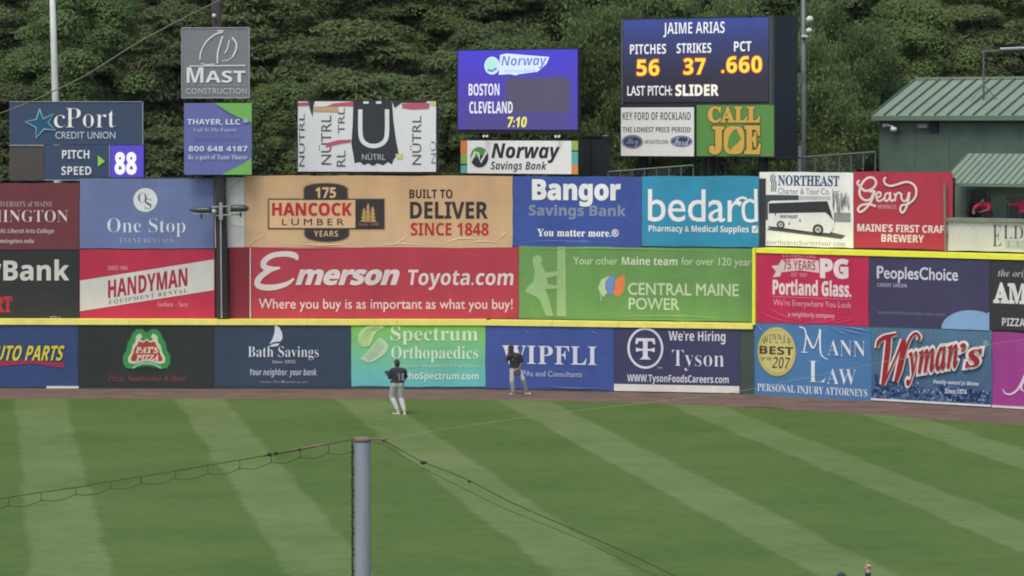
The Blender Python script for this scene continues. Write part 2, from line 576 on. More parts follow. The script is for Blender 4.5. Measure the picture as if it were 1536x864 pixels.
# grass edge follows the wall, a little ragged
edge = []
for i in range(260):
    x = -900 + i * 11.5
    y = np.interp(x, [-900, 0, 600, 730, 900, 1000, 1132, 1250, 1400, 1536, 2100], [597.5, 598, 598.5, 599.5, 603, 606, 612, 618, 629, 638, 680])
    p = G(x, y + 0.9 * noise.noise(Vector((x * 0.06, 0, 0))) + 0.5 * noise.noise(Vector((x * 0.31, 5, 0))))
    edge.append(p)
flat('outfield_grass', edge + [Vector((60, -60, 0)), Vector((-60, -60, 0))], 0.004, M_GRASS)

# hillside behind the wall
HY = [126, 132, 138, 146, 158, 172, 190, 230, 320, 500]
HZs = [-0.02, 0.1, 1.0, 3.6, 7.6, 12.0, 17.0, 24.0, 30.0, 34.0]


def hill_z(x, y):
    return float(np.interp(y, HY, HZs)) + (0 if y < 134 else 0.5 * noise.noise(Vector((x * 0.1, y * 0.1, 0))))


hx = np.linspace(-220, 220, 90); hy = np.array([126, 129, 132, 135, 138, 142, 146, 150, 154, 158, 165, 172, 180, 190, 210, 230, 270, 320, 400, 500])
V = [(x, y, hill_z(x, y)) for y in hy for x in hx]
nxh = len(hx)
F = [(j * nxh + i, j * nxh + i + 1, (j + 1) * nxh + i + 1, (j + 1) * nxh + i) for j in range(len(hy) - 1) for i in range(nxh - 1)]
M_HILL = mat('wooded_hillside_floor', (48, 56, 34), 0.95, 0, 0.4, 0.8, 0.5, 5)
mesh('hillside', V, F, M_HILL, smooth=True)['kind'] = 'structure'

# ------------------------------------------------------------------ outfield wall
UB = 0.8                                                     # the upper boards stand half a metre behind the lower padding
wall = empty('outfield_wall', PB, 'tall outfield wall carrying three rows of advertising banners above the warning track', 'wall')


def wall_seg(p, q, n, z0, z1, back, thick, name, m):
    a = Vector(p) - n * back; b = Vector(q) - n * back; c = a - n * thick; d = b - n * thick
    mb = MB()
    V = [Vector((v.x, v.y, z)) for v in (a, b, d, c) for z in (z0, z1)]
    mb.add(V, [(0, 2, 3, 1), (2, 4, 5, 3), (4, 6, 7, 5), (6, 0, 1, 7), (1, 3, 5, 7), (0, 6, 4, 2)])
    return mb.build(name, m, wall)


def split(p, q, n):
    return [(p + (q - p) * (i / n) * 1.0, p + (q - p) * ((i + 1) / n) - (q - p).normalized() * 0.012) for i in range(n)]


for (p, q, n, k) in ((PA, PB, NAB, 14), (PB, PC, NBC, 4), (PC, PD, NCD, 10)):
    for (a, b) in split(p, q, k):
        wall_seg(a, b, n, -0.1, 2.27 if n is not NCD else 2.40, 0, 0.2, 'lower_pad', M_WALL)
ZU_L, ZU = 7.22, 7.50
_g = S_CD.back(UB).map([(1428.5, 300)])[0]
GE = (Vector((_g[0], _g[1], 0)) - PC).dot(ECD)
pL = PA + (G(119, 583) - PA)
pL = PB + (PA - PB).normalized() * ((PB - G(119, 583)).length)
for (a, b) in split(PA, pL, 5): wall_seg(a, b, NAB, -0.1, ZU_L, UB, 0.2, 'upper_board', M_WALLBACK)
NBU = Vector((S_BCU.n[0], S_BCU.n[1], 0))
for (a, b) in split(pL, PBU + NAB * UB, 7): wall_seg(a, b, NAB, -0.1, ZU, UB, 0.2, 'upper_board', M_WALLBACK)
for (a, b) in split(PBU + NBU * UB, PC + (NBU - NCD) * UB, 4): wall_seg(a, b, NBU, -0.1, ZU, UB, 0.2, 'upper_board', M_WALLBACK)
for (a, b) in split(PC, PC + ECD * GE, 4): wall_seg(a, b, NCD, -0.1, 7.60, UB, 0.2, 'upper_board', M_WALLBACK)
for (a, b) in split(PC + ECD * (GE + .02), PD, 5): wall_seg(a, b, NCD, -0.1, 6.05, UB, 0.2, 'upper_board', M_WALLBACK)
for (a, b) in split(PC, PD, 9): wall_seg(a, b, NCD, 2.404, 4.93, 0.004, 0.28, 'lower_pad', M_WALLBACK)


def line_piece(p, q, n, z0, z1, name='home_run_line', m=None):
    a = Vector(p) + n * 0.07; b = Vector(q) + n * 0.07
    c = Vector(p) - n * (UB - 0.01); d = Vector(q) - n * (UB - 0.01)
    V = [Vector((v.x, v.y, z)) for v in (a, b, d, c) for z in (z0, z1)]
    MB().add(V, [(0, 2, 3, 1), (2, 4, 5, 3), (4, 6, 7, 5), (6, 0, 1, 7), (1, 3, 5, 7), (0, 6, 4, 2)]).build(name, m or M_YELLOW, wall)


for (a, b) in split(PA, PB, 12): line_piece(a, b, NAB, 2.275, 2.46)
for (a, b) in split(PB, PC - (PC - PB).normalized() * 0.05, 4): line_piece(a, b, NBC, 2.275, 2.45)
for (a, b) in split(PC + ECD * 0.09, PD, 9): line_piece(a, b, NCD, 4.935, 5.10, m=M_YELLOW2)
# upright yellow strip where the padded block steps forward
c = PC + NCD * 0.03
MB().box((c.x + 0.0, c.y, (2.42 + 5.10) / 2), ECD * 0.055, NCD * 0.06, (0, 0, (5.10 - 2.42) / 2)).build('home_run_line', M_YELLOW2, wall)
# pale timber kickboards at the foot of the wall
for (x0, x1, s) in ((70, 118, S_AB),):
    w = s.at((x0 + x1) / 2).map([(x0, 583.5), (x1, 583.5)], 0.04)
    a, b = Vector(w[0]), Vector(w[1])
    MB().box((a + b) / 2 + Vector((0, 0, 0.0)) - Vector((0, 0, (a.z + b.z) / 2 - 0.045)), (b - a) / 2, (0, 0.02, 0), (0, 0, 0.04)).build('kick_board', M_WHITEBOARD, wall)
w = S_CD.at(1390).map([(1307, 605.5), (1486, 605.5)], 0.05)
a, b = Vector(w[0]), Vector(w[1]); a.z = b.z = 0.07
MB().box((a + b) / 2, (b - a) / 2, NCD * 0.02, (0, 0, 0.035)).build('kick_board', M_WHITEBOARD, wall)
w = S_CD.at(1540).map([(1488, 617), (1640, 617)], 0.05)
a, b = Vector(w[0]), Vector(w[1]); a.z = b.z = 0.06
MB().box((a + b) / 2, (b - a) / 2, NCD * 0.02, (0, 0, 0.035)).build('kick_board', M_WHITEBOARD, wall)

GRPB = 'advertising banners on the outfield wall'


def banner(plane, x0, y0, x1, y1, color, label, color2=None, rows=5, upper=False, cat='banner', base=0.03):
    s = plane.at((x0 + x1) / 2)
    if upper: s = s.back(UB)
    w = s.map([((x0 + x1) / 2, y1)])[0]
    t = empty('advertising_banner', Vector(w), label, cat, GRPB)
    sheet(s, x0, y0, x1, y1, color, t, 'banner_sheet', color2, ny=rows, base=base)
    return s, t


W_ = (238, 238, 235)
# ---- top row
s, t = banner(S_AB, -110, 274, 118.5, 374.5, (112, 60, 66), 'dark maroon banner lettered FARMINGTON, topmost row beneath the pitch speed sign', upper=True)
T(s, 'UNIVERSITY of MAINE', 'B', -12, 302, 79, 310, (190, 165, 168), 1, t, -0.012)
T(s, 'FARMINGTON', 'B', -67, 315, 102, 333, (222, 214, 212), 1, t, -0.018)
T(s, "Maine's Public Liberal Arts College", 'XI', -42, 343, 81, 351.5, (205, 190, 192), 1, t, -0.008)
T(s, 'farmington.edu', 'XI', -14, 358, 51, 366.5, (205, 190, 192), 1, t, -0.004)

s, t = banner(S_AB, 119.5, 268, 321, 373, (110, 124, 166), 'slate blue One Stop banner with round white OS emblem, left of the wooden pole', upper=True)
ell(s, 218, 300, 18, 18, (224, 226, 228), 1, t)
T(s, 'O', 'B', 207, 289, 220, 304, (98, 98, 104), 2, t, -0.022)
T(s, 'S', 'B', 217, 298, 227, 313, (98, 98, 104), 3, t, -0.022)
T(s, 'One Stop', 'B', 161, 327, 278, 355, (222, 226, 232), 1, t, -0.019)
T(s, 'EVENT RENTALS', 'B', 180, 357, 259, 364, (176, 186, 206), 1, t, -0.02, 1.15)

s, t = banner(S_AB, 322.5, 266, 367, 372, (205, 206, 202), 'bare white weathered sheet behind the dark wooden pole in the top row', upper=True)
for (a, b, c_, d) in ((344, 284, 362, 268), (345, 322, 366, 320), (345, 338, 364, 340), (326, 300, 326, 360)):
    stroke(s, [(a, b), (c_, d)], 0.9, (168, 168, 166), 1, t, 'crease_shading', False)  # flat grey strokes paint in the shade of wrinkles

s, t = banner(S_AB, 367.5, 263.5, 769, 371, (206, 168, 126), 'tan wood toned banner reading HANCOCK LUMBER, BUILT TO DELIVER SINCE 1848', upper=True, color2=(214, 180, 140))
DK, RD, CR = (62, 56, 54), (186, 52, 54), (222, 184, 142)
rect(s, 401, 297, 578, 345, (168, 140, 112), 1, t)
rect(s, 402.5, 298.5, 576.5, 343.5, DK, 2, t)
rect(s, 404, 300, 533, 342, CR, 3, t)
pts = [(456, 300), (456, 283)] + [(488 - 32 * math.cos(math.radians(a)), 283 - 8 * math.sin(math.radians(a))) for a in range(20, 170, 15)] + [(521, 283), (521, 300)]
poly(s, [((x - 488) * 1.06 + 488, (y - 300) * 1.06 + 300) for x, y in pts], (170, 142, 114), 1, t)
poly(s, pts, DK, 4, t)
pts = [(457, 342), (457, 352)] + [(490 - 33 * math.cos(math.radians(a)), 352 + 10 * math.sin(math.radians(a))) for a in range(20, 170, 15)] + [(523, 352), (523, 342)]
poly(s, [((x - 490) * 1.06 + 490, (y - 342) * 1.08 + 342) for x, y in pts], (170, 142, 114), 1, t)
poly(s, pts, DK, 4, t)
T(s, '175', 'X', 473, 281, 504, 297, CR, 5, t, 0.01)
T(s, 'HANCOCK', 'X', 408, 304, 528, 324, RD, 4, t, 0.02, 1.03)
T(s, 'LUMBER', 's', 423, 328, 516, 338, DK, 4, t, 0.004, 1.5)
T(s, 'YEARS', 'X', 471, 346, 507, 355, CR, 5, t, -0.01, 1.1)
rect(s, 533.5, 300, 573, 342, DK, 4, t)
for (x, h) in ((546, 20), (552, 27), (559, 22)):
    for k in range(4):
        y = 331 - h + h * k / 4
        poly(s, [(x, y), (x + 3 + k, y + h / 3), (x - 3 - k, y + h / 3)], (196, 158, 98), 5 + k, t)
T(s, 'Since 1848', 's', 538, 334, 568, 338.5, (160, 130, 110), 5, t)
T(s, 'BUILT TO', 'X', 614, 284, 679, 297.5, DK, 1, t, 0.01)
T(s, 'DELIVER', 'X', 615, 302.5, 732, 328, DK, 1, t, 0.012, 0.98)
T(s, 'SINCE 1848', 'X', 616, 334, 733, 353.5, RD, 1, t, 0.008)
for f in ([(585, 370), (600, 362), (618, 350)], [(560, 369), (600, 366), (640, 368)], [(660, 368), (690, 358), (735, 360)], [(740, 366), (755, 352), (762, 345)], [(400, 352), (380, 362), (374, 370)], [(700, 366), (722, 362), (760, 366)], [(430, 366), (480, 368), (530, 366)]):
    sheen_fold(s, f, 3.0, (218, 186, 146), 0, t, 0.05)

s, t = banner(S_BCU, 769.5, 264, 962, 371, (66, 88, 158), 'royal blue Bangor Savings Bank banner between the tan and the turquoise banners', upper=True)
T(s, 'Bangor', 'X', 798, 269, 931, 310, W_, 2, t, 0.03, 1.0)
T(s, 'Savings Bank', 'X', 793, 307, 939, 329, (134, 146, 168), 1, t, 0.012)
T(s, 'You matter more.\u00ae', 'B', 806, 343, 928, 355, W_, 1, t, 0.012, 1.05)
T(s, 'Member FDIC', 's', 848, 360.5, 882, 364, (150, 160, 190), 1, t)
sheen_fold(s, [(772, 366), (830, 362), (955, 364)], 2.5, (74, 98, 168), 0, t, 0.04)

s, t = banner(S_BCU, 962.5, 264, 1138.5, 370, (56, 146, 178), 'turquoise bedard pharmacy banner with rounded white letters', upper=True)
T(s, 'bedar', 's', 972, 284, 1113, 333, W_, 1, t, 0.004, 0.97)
stroke(s, [(1104, 300), (1113, 296), (1120, 298)], 3.6, W_, 1, t)
stroke(s, [(1132, 303), (1124, 300), (1116, 306), (1115, 318), (1118, 328), (1126, 331), (1134, 329)], 4.8, W_, 2, t)
stroke(s, [(1133.5, 283), (1134.5, 332)], 5, W_, 3, t, sm=False)
T(s, 'Pharmacy & Medical Supplies', 'X', 973, 338, 1123, 351, W_, 1, t, -0.004)
rect(s, 1128, 338, 1137, 348.5, W_, 1, t)
stroke(s, [(1130, 343), (1132, 346), (1136, 339)], 1.6, (56, 146, 178), 2, t, sm=False)

s, t = banner(S_CD, 1139, 258.5, 1280, 370, (240, 240, 234), 'white Northeast Charter and Tour banner picturing a coach', upper=True)
NB, GR = (56, 84, 124), (112, 118, 124)
for x, a in ((1157, 263), (1160, 261), (1163, 264)):
    stroke(s, [(x, a), (x - 1, 270), (x + 1, 276), (x, 288)], 1.4, (70, 80, 92), 1, t)
T(s, 'NORTHEAST', 'B', 1167, 263, 1259, 279, NB, 1, t, 0.014)
T(s, 'Charter & Tour Co. Inc.', 's', 1167, 282.5, 1261, 291.5, (120, 130, 142), 1, t)
rect(s, 1142, 293, 1198, 331, (76, 80, 84), 1, t, 'photo')
rect(s, 1198, 294, 1246, 300, (196, 198, 196), 1, t, 'photo')
for k in range(26):
    x = 1248 + random.random() * 26; y = 292 + random.random() * 24
    poly(s, [(x - 1.5, y), (x, y - 6 - 6 * random.random()), (x + 1.6, y + 1), (x + .8, y + 9)], (random.randint(120, 185),) * 3, 2 + (k % 3), t, 'photo')
rect(s, 1248, 318, 1276, 332, (150, 152, 148), 1, t, 'photo')
poly(s, [(1150, 346), (1200, 351), (1262, 357), (1268, 352), (1240, 346), (1160, 340)], (96, 96, 96), 2, t, 'photo')
poly(s, [(1152, 305), (1156, 302), (1240, 299), (1247, 302), (1251, 318), (1251, 340), (1244, 350), (1215, 349), (1152, 341)], (232, 232, 228), 5, t, 'photo')
poly(s, [(1153, 306), (1241, 301), (1246, 316), (1250, 330), (1243, 322), (1238, 318), (1153, 321)], (58, 60, 62), 6, t, 'photo')
stroke(s, [(1152, 341), (1180, 344), (1215, 348), (1248, 350)], 1.4, (70, 70, 70), 6, t, 'photo')
for x, y, r in ((1171, 338, 6), (1227, 344, 8)):
    ell(s, x, y, r, r, (60, 60, 60), 7, t, 'photo'); ell(s, x, y, r * .6, r * .6, (190, 190, 188), 8, t, 'photo'); ell(s, x, y, r * .2, r * .2, (80, 80, 80), 9, t, 'photo')
T(s, 'NORTHEAST', 'X', 1170, 323, 1197, 328, NB, 6, t, 0.01)
for x, y in ((1163, 322), (1200, 331), (1184, 336)):
    rect(s, x - 1, y - 2, x + 1, y + 2, (90, 92, 96), 6, t, 'photo')
T(s, 'northeastchartertour.com', 'B', 1150, 360.5, 1268, 368, (158, 162, 160), 1, t, -0.01)

s, t = banner(S_CD, 1280.5, 258, 1429, 373, (178, 60, 76), 'red Geary brewery banner with flowing white script, next to the green skybox', upper=True)
WC = (230, 214, 208)
stroke(s, [(1291, 282), (1298, 287), (1308, 284), (1314, 276), (1311, 268), (1303, 267), (1295, 273), (1290, 284), (1290, 294), (1297, 301), (1306, 299), (1311, 288)], 3.4, WC, 1, t)
stroke(s, [(1289, 271), (1286, 275), (1289, 280)], 3.2, WC, 2, t)
stroke(s, [(1304, 288), (1312, 288), (1308, 300), (1300, 312), (1291, 319), (1287, 315), (1292, 309), (1303, 307), (1314, 310)], 3.4, WC, 3, t)
stroke(s, [(1314, 298), (1320, 295), (1321, 290), (1317, 289), (1314.5, 295), (1317, 302), (1324, 300), (1327, 296)], 2.8, WC, 1, t)
stroke(s, [(1334, 290), (1329, 291), (1327, 297), (1329, 302), (1334, 298), (1335.5, 289), (1335.5, 298), (1338, 302), (1341, 299)], 2.8, WC, 2, t)
stroke(s, [(1341, 290), (1343, 294), (1342.5, 302)], 2.8, WC, 3, t)
stroke(s, [(1343, 296), (1346, 290), (1350, 289.5), (1351, 292)], 2.8, WC, 4, t)
stroke(s, [(1352.5, 290), (1352, 297), (1356, 302), (1361, 298), (1363, 289)], 2.8, WC, 5, t)
stroke(s, [(1364, 288), (1363, 298), (1359, 312), (1354, 319), (1350.5, 315), (1353, 308), (1364, 305), (1373, 295), (1374, 283), (1368, 275), (1358, 273), (1345, 277), (1335, 279), (1328, 276), (1326, 270), (1329, 266)], 3.2, WC, 6, t)
T(s, 'BREWING CO.', 'X', 1317, 307.5, 1345, 313.5, (214, 160, 160), 1, t)
T(s, "MAINE'S FIRST CRAFT", 'X', 1286, 337, 1424, 348.5, WC, 1, t, 0.012)
T(s, 'BREWERY', 'X', 1322, 352, 1386, 363.5, WC, 1, t, 0.012)

s, t = banner(S_CD, 1422, 334, 1640, 378, (198, 198, 194), 'grey white banner with dark serif letters below the skybox counter', upper=True, base=0.10)
T(s, 'E', 'B', 1489, 338, 1502, 370, (84, 96, 84), 14, t, -0.02)
T(s, 'LDREDGE', 'B', 1505, 338.5, 1618, 358.5, (84, 96, 84), 14, t, -0.02)
T(s, 'LUMBER', 'B', 1510, 362, 1600, 371, (150, 158, 150), 14, t, -0.02)
rect(s, 1508, 360.5, 1620, 373, (176, 184, 178), 13, t)
for x in (1432, 1446, 1458, 1468): stroke(s, [(x, 350 + (x % 7)), (x + 12, 338)], 0.8, (228, 228, 226), 13, t, 'crease_shading', False)  # flat pale strokes paint in the sheen along wrinkles

# ---- middle row
s, t = banner(S_AB, -110, 376, 118.5, 478, (50, 53, 52), 'black bank banner with large pale grey Bank lettering at the left edge', upper=True, base=0.06)
T(s, 'Bank', 'X', 5, 389, 104, 421, (204, 204, 198), 6, t, 0.01)
T(s, 'y', 'X', -17, 396, 2, 428, (204, 204, 198), 6, t, 0.01)
T(s, 'CIRT', 'B', -30, 444, 18, 469, (176, 54, 60), 6, t, 0.03)
T(s, 'ITA', 'B', 75, 474, 93, 483, (160, 160, 156), 6, t, 0.0)

s, t = banner(S_AB, 119.5, 374.5, 322, 478, (182, 52, 76), 'red Handyman banner crossed by a slanting white band', upper=True, base=0.06)
poly(s, [(120, 421), (321, 389), (321, 435), (120, 467)], (204, 204, 200), 6, t)
T(s, 'HANDYMAN', 'X', 162, 411, 281, 438, (166, 44, 66), 7, t, 0.012, 1.0, -0.16)
T(s, 'EQUIPMENT RENTAL', 'B', 163, 441.5, 281, 449, (110, 106, 104), 7, t, -0.005, 1.25, -0.155)
T(s, 'SINCE 1984', 'X', 162, 399, 191, 405, (220, 150, 160), 6, t)
T(s, 'Gorham \u2013 Saco', 'BI', 236, 452, 281, 460, (220, 160, 168), 6, t, -0.01)

s, t = banner(S_AB, 345, 371, 778, 478, (180, 66, 80), 'wide red Emerson Toyota banner in the middle row, right of the wooden pole', upper=True, base=0.06)
EW = (224, 210, 208)
stroke(s, [(446, 390), (443, 384), (430, 381), (410, 383), (397, 391), (396, 400), (405, 403), (420, 402)], [4, 9, 8, 8, 9, 8, 3], EW, 6, t)
stroke(s, [(418, 402.5), (404, 406), (390, 416), (386, 426), (394, 431), (412, 431), (430, 426), (441, 418)], [3, 8, 9, 9, 9, 7, 3], EW, 7, t)
T(s, 'merson', 'X', 443, 404, 594, 428, EW, 8, t, 0.03, 0.96, 0, 0.32)
T(s, 'Toyota.com', 'X', 609, 404.5, 768, 435, EW, 6, t, 0.0, 1.0, 0, 0.12)
T(s, 'Where you buy is as important as what you buy!', 's', 388, 448, 769, 468, (228, 206, 206), 6, t, 0.006)
w = s.map([(375.5, 372), (375.5, 477)], 0.11)
MB().tube([w[0], w[1]], 0.022).build('edge_rope', M_WHITEBOARD, t)
rect(s, 346, 372, 374, 477, (132, 46, 58), 6, t, 'side_flap')
sheen_fold(s, [(360, 371), (450, 373), (560, 372)], 2.5, (190, 84, 96), 6, t, 0.04)

s, t = banner(S_BCU, 778.5, 371, 1130, 480.5, (108, 152, 86), 'green Central Maine Power banner with pale silhouette of a lineman on a pole', upper=True, base=0.06)
LG, TX = (150, 184, 128), (198, 214, 178)
ell(s, 806, 392, 7, 7.5, LG, 6, t)
poly(s, [(799, 396), (812, 397), (818, 410), (838, 408), (838, 414), (820, 419), (822, 428), (838, 430), (838, 434), (818, 436), (824, 452), (830, 476), (819, 476), (810, 452), (802, 446), (788, 440), (790, 434), (800, 424), (803, 410)], LG, 7, t)
poly(s, [(836, 371), (848, 371), (849, 476), (835, 476)], LG, 6, t)
T(s, 'Your other', 's', 860, 386, 926, 397.5, TX, 6, t)
T(s, 'Maine team', 'X', 933, 385, 1016, 397.5, (214, 226, 198), 6, t, -0.004)
T(s, 'for over 120 year', 's', 1022, 385, 1127, 400.5, TX, 6, t)
for pts, c_ in (([(897, 432), (902, 420), (914, 414), (909, 424), (911, 440), (905, 446), (900, 440)], (186, 206, 160)), ([(908, 424), (914, 414), (924, 417), (922, 430), (920, 443), (912, 441), (908, 434)], (112, 144, 196)), ([(920, 430), (925, 418), (936, 412), (938, 424), (935, 438), (928, 446), (921, 442)], (226, 132, 76))):
    poly(s, pts, c_, 6, t)
stroke(s, [(902, 438), (901, 452)], 1.2, (186, 206, 160), 7, t, sm=False)
T(s, 'CENTRAL MAINE', 's', 942, 424, 1108, 442.5, TX, 6, t, 0.012)
T(s, 'POWER', 's', 943, 446.5, 1019, 464.5, TX, 6, t, 0.012)
sheen_fold(s, [(800, 376), (900, 373), (1100, 376)], 2.4, (128, 168, 104), 6, t, 0.03)
sheen_fold(s, [(900, 477), (1000, 473), (1110, 476)], 2.6, (128, 168, 104), 6, t, 0.04)

s, t = banner(S_CD, 1134.5, 378, 1303, 486.5, (194, 50, 86), 'crimson Portland Glass banner with ribbon reading 75 YEARS')
PW = (232, 216, 214)
T(s, 'CELEBRATING', 'X', 1174, 381, 1223, 386, (224, 150, 168), 1, t, 0, 1.3, 0, 0, 0, 'lettering', None, 1.5)
poly(s, [(1157, 401), (1168, 399), (1172, 391), (1200, 388), (1228, 391), (1229, 409), (1200, 406), (1172, 410), (1170, 416), (1159, 418), (1164, 409)], (224, 200, 196), 1, t)
T(s, '75 YEARS', 'X', 1175, 391, 1223, 405, (170, 60, 84), 2, t, -0.01)
T(s, 'EST. 1947', 'X', 1187, 410, 1211, 416, (226, 150, 168), 1, t)
T(s, 'PG', 'X', 1230, 387, 1273, 417, PW, 2, t, 0.04)
T(s, 'Portland Glass.', 'X', 1159, 420, 1277, 444, PW, 1, t, 0.02, 0.98)
rect(s, 1159, 446.5, 1277, 447.4, (220, 130, 150), 1, t)
T(s, "We're Everywhere You Look", 's', 1160, 450.5, 1277, 463, (226, 170, 182), 1, t)
T(s, 'a neighborly company', 'X', 1182, 469, 1252, 478, (226, 180, 190), 1, t, -0.005)
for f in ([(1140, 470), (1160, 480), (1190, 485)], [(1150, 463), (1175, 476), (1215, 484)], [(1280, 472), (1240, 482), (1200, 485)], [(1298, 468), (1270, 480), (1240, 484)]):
    sheen_fold(s, f, 2.2, (206, 72, 104), 0, t, 0.05)

s, t = banner(S_CD, 1303.5, 381, 1484, 493, (70, 68, 96), 'navy PeoplesChoice banner with pale blue quarter disc in its lower corner')
poly(s, [(1314, 382)] + [(1345 - 32 * math.cos(math.radians(a)), 382 + 5.5 * math.sin(math.radians(a))) for a in range(0, 181, 20)], (118, 136, 172), 1, t)
T(s, 'PeoplesChoice', 's', 1316, 401, 1437, 426, (216, 214, 224), 1, t, 0.014)
stroke(s, [(1316, 420), (1316, 402), (1324, 402)], 1.6, (216, 214, 224), 2, t, sm=False)
T(s, 'CREDIT UNION', 'X', 1316, 427, 1360, 432.5, (176, 176, 196), 1, t, 0, 1.1)
T(s, 'peopleschoicecreditunion.com', 's', 1317, 468, 1417, 475, (126, 126, 154), 1, t)
pts = [(1484, 492)] + [(1484 - 72 * math.sin(math.radians(a)), 495 - 33 * math.cos(math.radians(a)) + (0)) for a in range(0, 86, 8)]
pts = [(1484, 464)] + [(1458 - 46 * math.sin(math.radians(a)), 492 - 29 * math.cos(math.radians(a))) for a in range(-30, 91, 8)] + [(1412, 492), (1484, 492)]
poly(s, [(x, min(y, 492)) for x, y in pts], (136, 172, 206), 1, t)

s, t = banner(S_CD, 1484.5, 386, 1645, 497.5, (58, 60, 62), 'charcoal sandwich shop banner with heavy white slab letters at the right edge')
s = s.at(1512)
T(s, 'the original', 'BI', 1497, 404, 1566, 418, (190, 190, 186), 1, t, -0.008)
T(s, 'AMATO\u2019S', 'B', 1490, 424, 1632, 456, (226, 224, 218), 1, t, 0.05, 1.03)
T(s, 'PIZZA \u2022 SANDWICHES', 'X', 1503, 477, 1632, 489, (214, 212, 206), 1, t, 0.0)

# ---- lower row on the padding
s, t = banner(S_AB, -110, 488, 117, 581, (56, 76, 118), 'blue auto parts banner with yellow slanted letters over a red swoosh', base=0.02)
for k, (of, c_) in enumerate(((0.045, (58, 48, 52)), (0.01, (214, 200, 74)))):
    T(s, 'AUTO PARTS', 'X', -22, 518, 92, 541, c_, 1 + k * 2, t, of, 1.02, 0, 0.25, 0, 'lettering', 0.01)
poly(s, [(-60, 545), (0, 541), (40, 540), (96, 544), (96, 552), (50, 545), (0, 549), (-60, 555)], (160, 52, 84), 1, t)

s, t = banner(S_AB, 117.5, 487, 321.5, 581, (50, 54, 52), "black Pat's Pizza banner with green edged red emblem", base=0.02)
half = [(220, 499), (213, 494), (205, 494), (199, 500), (196, 508), (192, 513), (190, 525), (185, 533), (185, 545), (190, 552), (200, 553), (212, 550), (220, 549)]
half2 = [(220, 508), (215, 512), (210, 509), (214, 505), (210, 500), (204, 504), (203, 513), (199, 518), (197, 528), (192, 537), (193, 544), (200, 546), (210, 544), (220, 542)]
half3 = [(220, 510), (215, 514), (208, 512), (206, 517), (202, 522), (200, 530), (196, 538), (198, 542), (210, 541), (220, 539)]


def sym(h): return h + [(440 - x, y) for x, y in reversed(h[1:-1])]


poly(s, [((x - 220) * 1.06 + 220, (y - 524) * 1.05 + 524) for x, y in sym(half)], (30, 84, 48), 1, t)
poly(s, sym(half), (66, 144, 84), 2, t); poly(s, sym(half2), (206, 214, 176), 3, t); poly(s, sym(half3), (172, 66, 58), 4, t)
T(s, "PAT'S", 'BI', 203, 520, 238, 530, (230, 206, 190), 5, t, 0.03)
T(s, 'PIZZA', 'BI', 204, 532, 238, 541, (230, 206, 190), 6, t, 0.03)
stroke(s, [(199, 552), (208, 547), (220, 545), (232, 547), (242, 552)], 3.2, (130, 196, 156), 6, t)
T(s, 'Pizza, Sandwiches & More', 'BI', 162, 563, 279, 572.5, (136, 74, 68), 1, t, -0.005)

s, t = banner(S_AB, 322, 486.5, 526.5, 580.5, (58, 72, 90), 'dark slate Bath Savings banner with white sail emblem', base=0.02)
poly(s, [(412, 486.5), (419, 491), (423, 499), (424, 507), (421, 512), (412, 513), (404, 516), (409, 508), (412, 498)], (214, 218, 226), 1, t)
poly(s, [(403, 519), (412, 515.5), (420, 515), (416, 519), (408, 520)], (214, 218, 226), 1, t)
T(s, 'Bath Savings', 'B', 372, 519.5, 478, 540, (222, 226, 232), 2, t, -0.012)
T(s, 'Since 1852', 'BI', 408, 540, 443, 545, (180, 186, 196), 1, t)
T(s, 'Your neighbor, your bank.', 'XI', 375, 553, 476, 566, (204, 210, 218), 1, t, -0.012)
T(s, 'Member FDIC \u25a0 bathsavings.com', 's', 391, 571, 461, 575.5, (150, 158, 168), 1, t)

s, t = banner(S_AB, 527, 486, 728, 580, (134, 202, 82), 'bright green to aqua Spectrum Orthopaedics banner behind the nearer outfielder', color2=(104, 188, 192), base=0.02)
SG = (206, 226, 190)
T(s, 'Spectrum', 'B', 586, 489.5, 717, 517, (224, 236, 204), 1, t, -0.003)
T(s, 'Orthopaedics', 'B', 587, 519, 717, 543.5, (224, 236, 204), 1, t, -0.005)
T(s, 'Spectrum Healthcare Partners', 'X', 587, 546, 718, 553, (180, 218, 188), 1, t, -0.01)
T(s, 'OrthoSpectrum.com', 'X', 592, 558, 718, 572.5, (214, 234, 222), 1, t, -0.004)
UPL = [(547, 521), (541, 518), (537, 511), (538, 502), (543, 494), (551, 489), (562, 487), (579, 488), (574, 493), (566, 497), (561, 504), (558, 513), (554, 519)]
poly(s, UPL, (190, 220, 152), 1, t)
LOL = [(539, 538), (546, 533), (555, 524), (562, 514), (568, 507), (574, 508), (580, 514), (583, 521), (579, 529), (571, 536), (561, 542), (552, 544)]
poly(s, LOL, (190, 216, 178), 1, t)
for k in range(5):
    f = k / 4
    stroke(s, [(541 + 10 * f, 516 + 3 * f), (543 + 9 * f, 504 + 3 * f), (551 + 7 * f, 494 + 3 * f), (568 + 3 * f, 489.5 + 2.5 * f)], 0.7, (160, 206, 116), 2, t)
    stroke(s, [(546 + 6 * f, 535 + 6 * f), (558 + 7 * f, 524 + 8 * f), (568 + 8 * f, 510 + 8 * f)], 0.7, (150, 204, 150), 2, t)

s, t = banner(S_BC, 728.5, 486.5, 920.5, 584, (68, 88, 152), 'medium blue WIPFLI banner behind the farther outfielder', base=0.02)
T(s, 'WIPFLI', 'B', 753, 519, 895, 547, (218, 222, 230), 1, t, 0.0, 1.08)
T(s, 'CPAs and Consultants', 's', 776, 556.5, 873, 565, (176, 186, 212), 1, t, 0.008)
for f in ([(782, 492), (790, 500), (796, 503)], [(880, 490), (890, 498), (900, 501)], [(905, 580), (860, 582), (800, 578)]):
    sheen_fold(s, f, 2.4, (88, 108, 168), 0, t, 0.05)

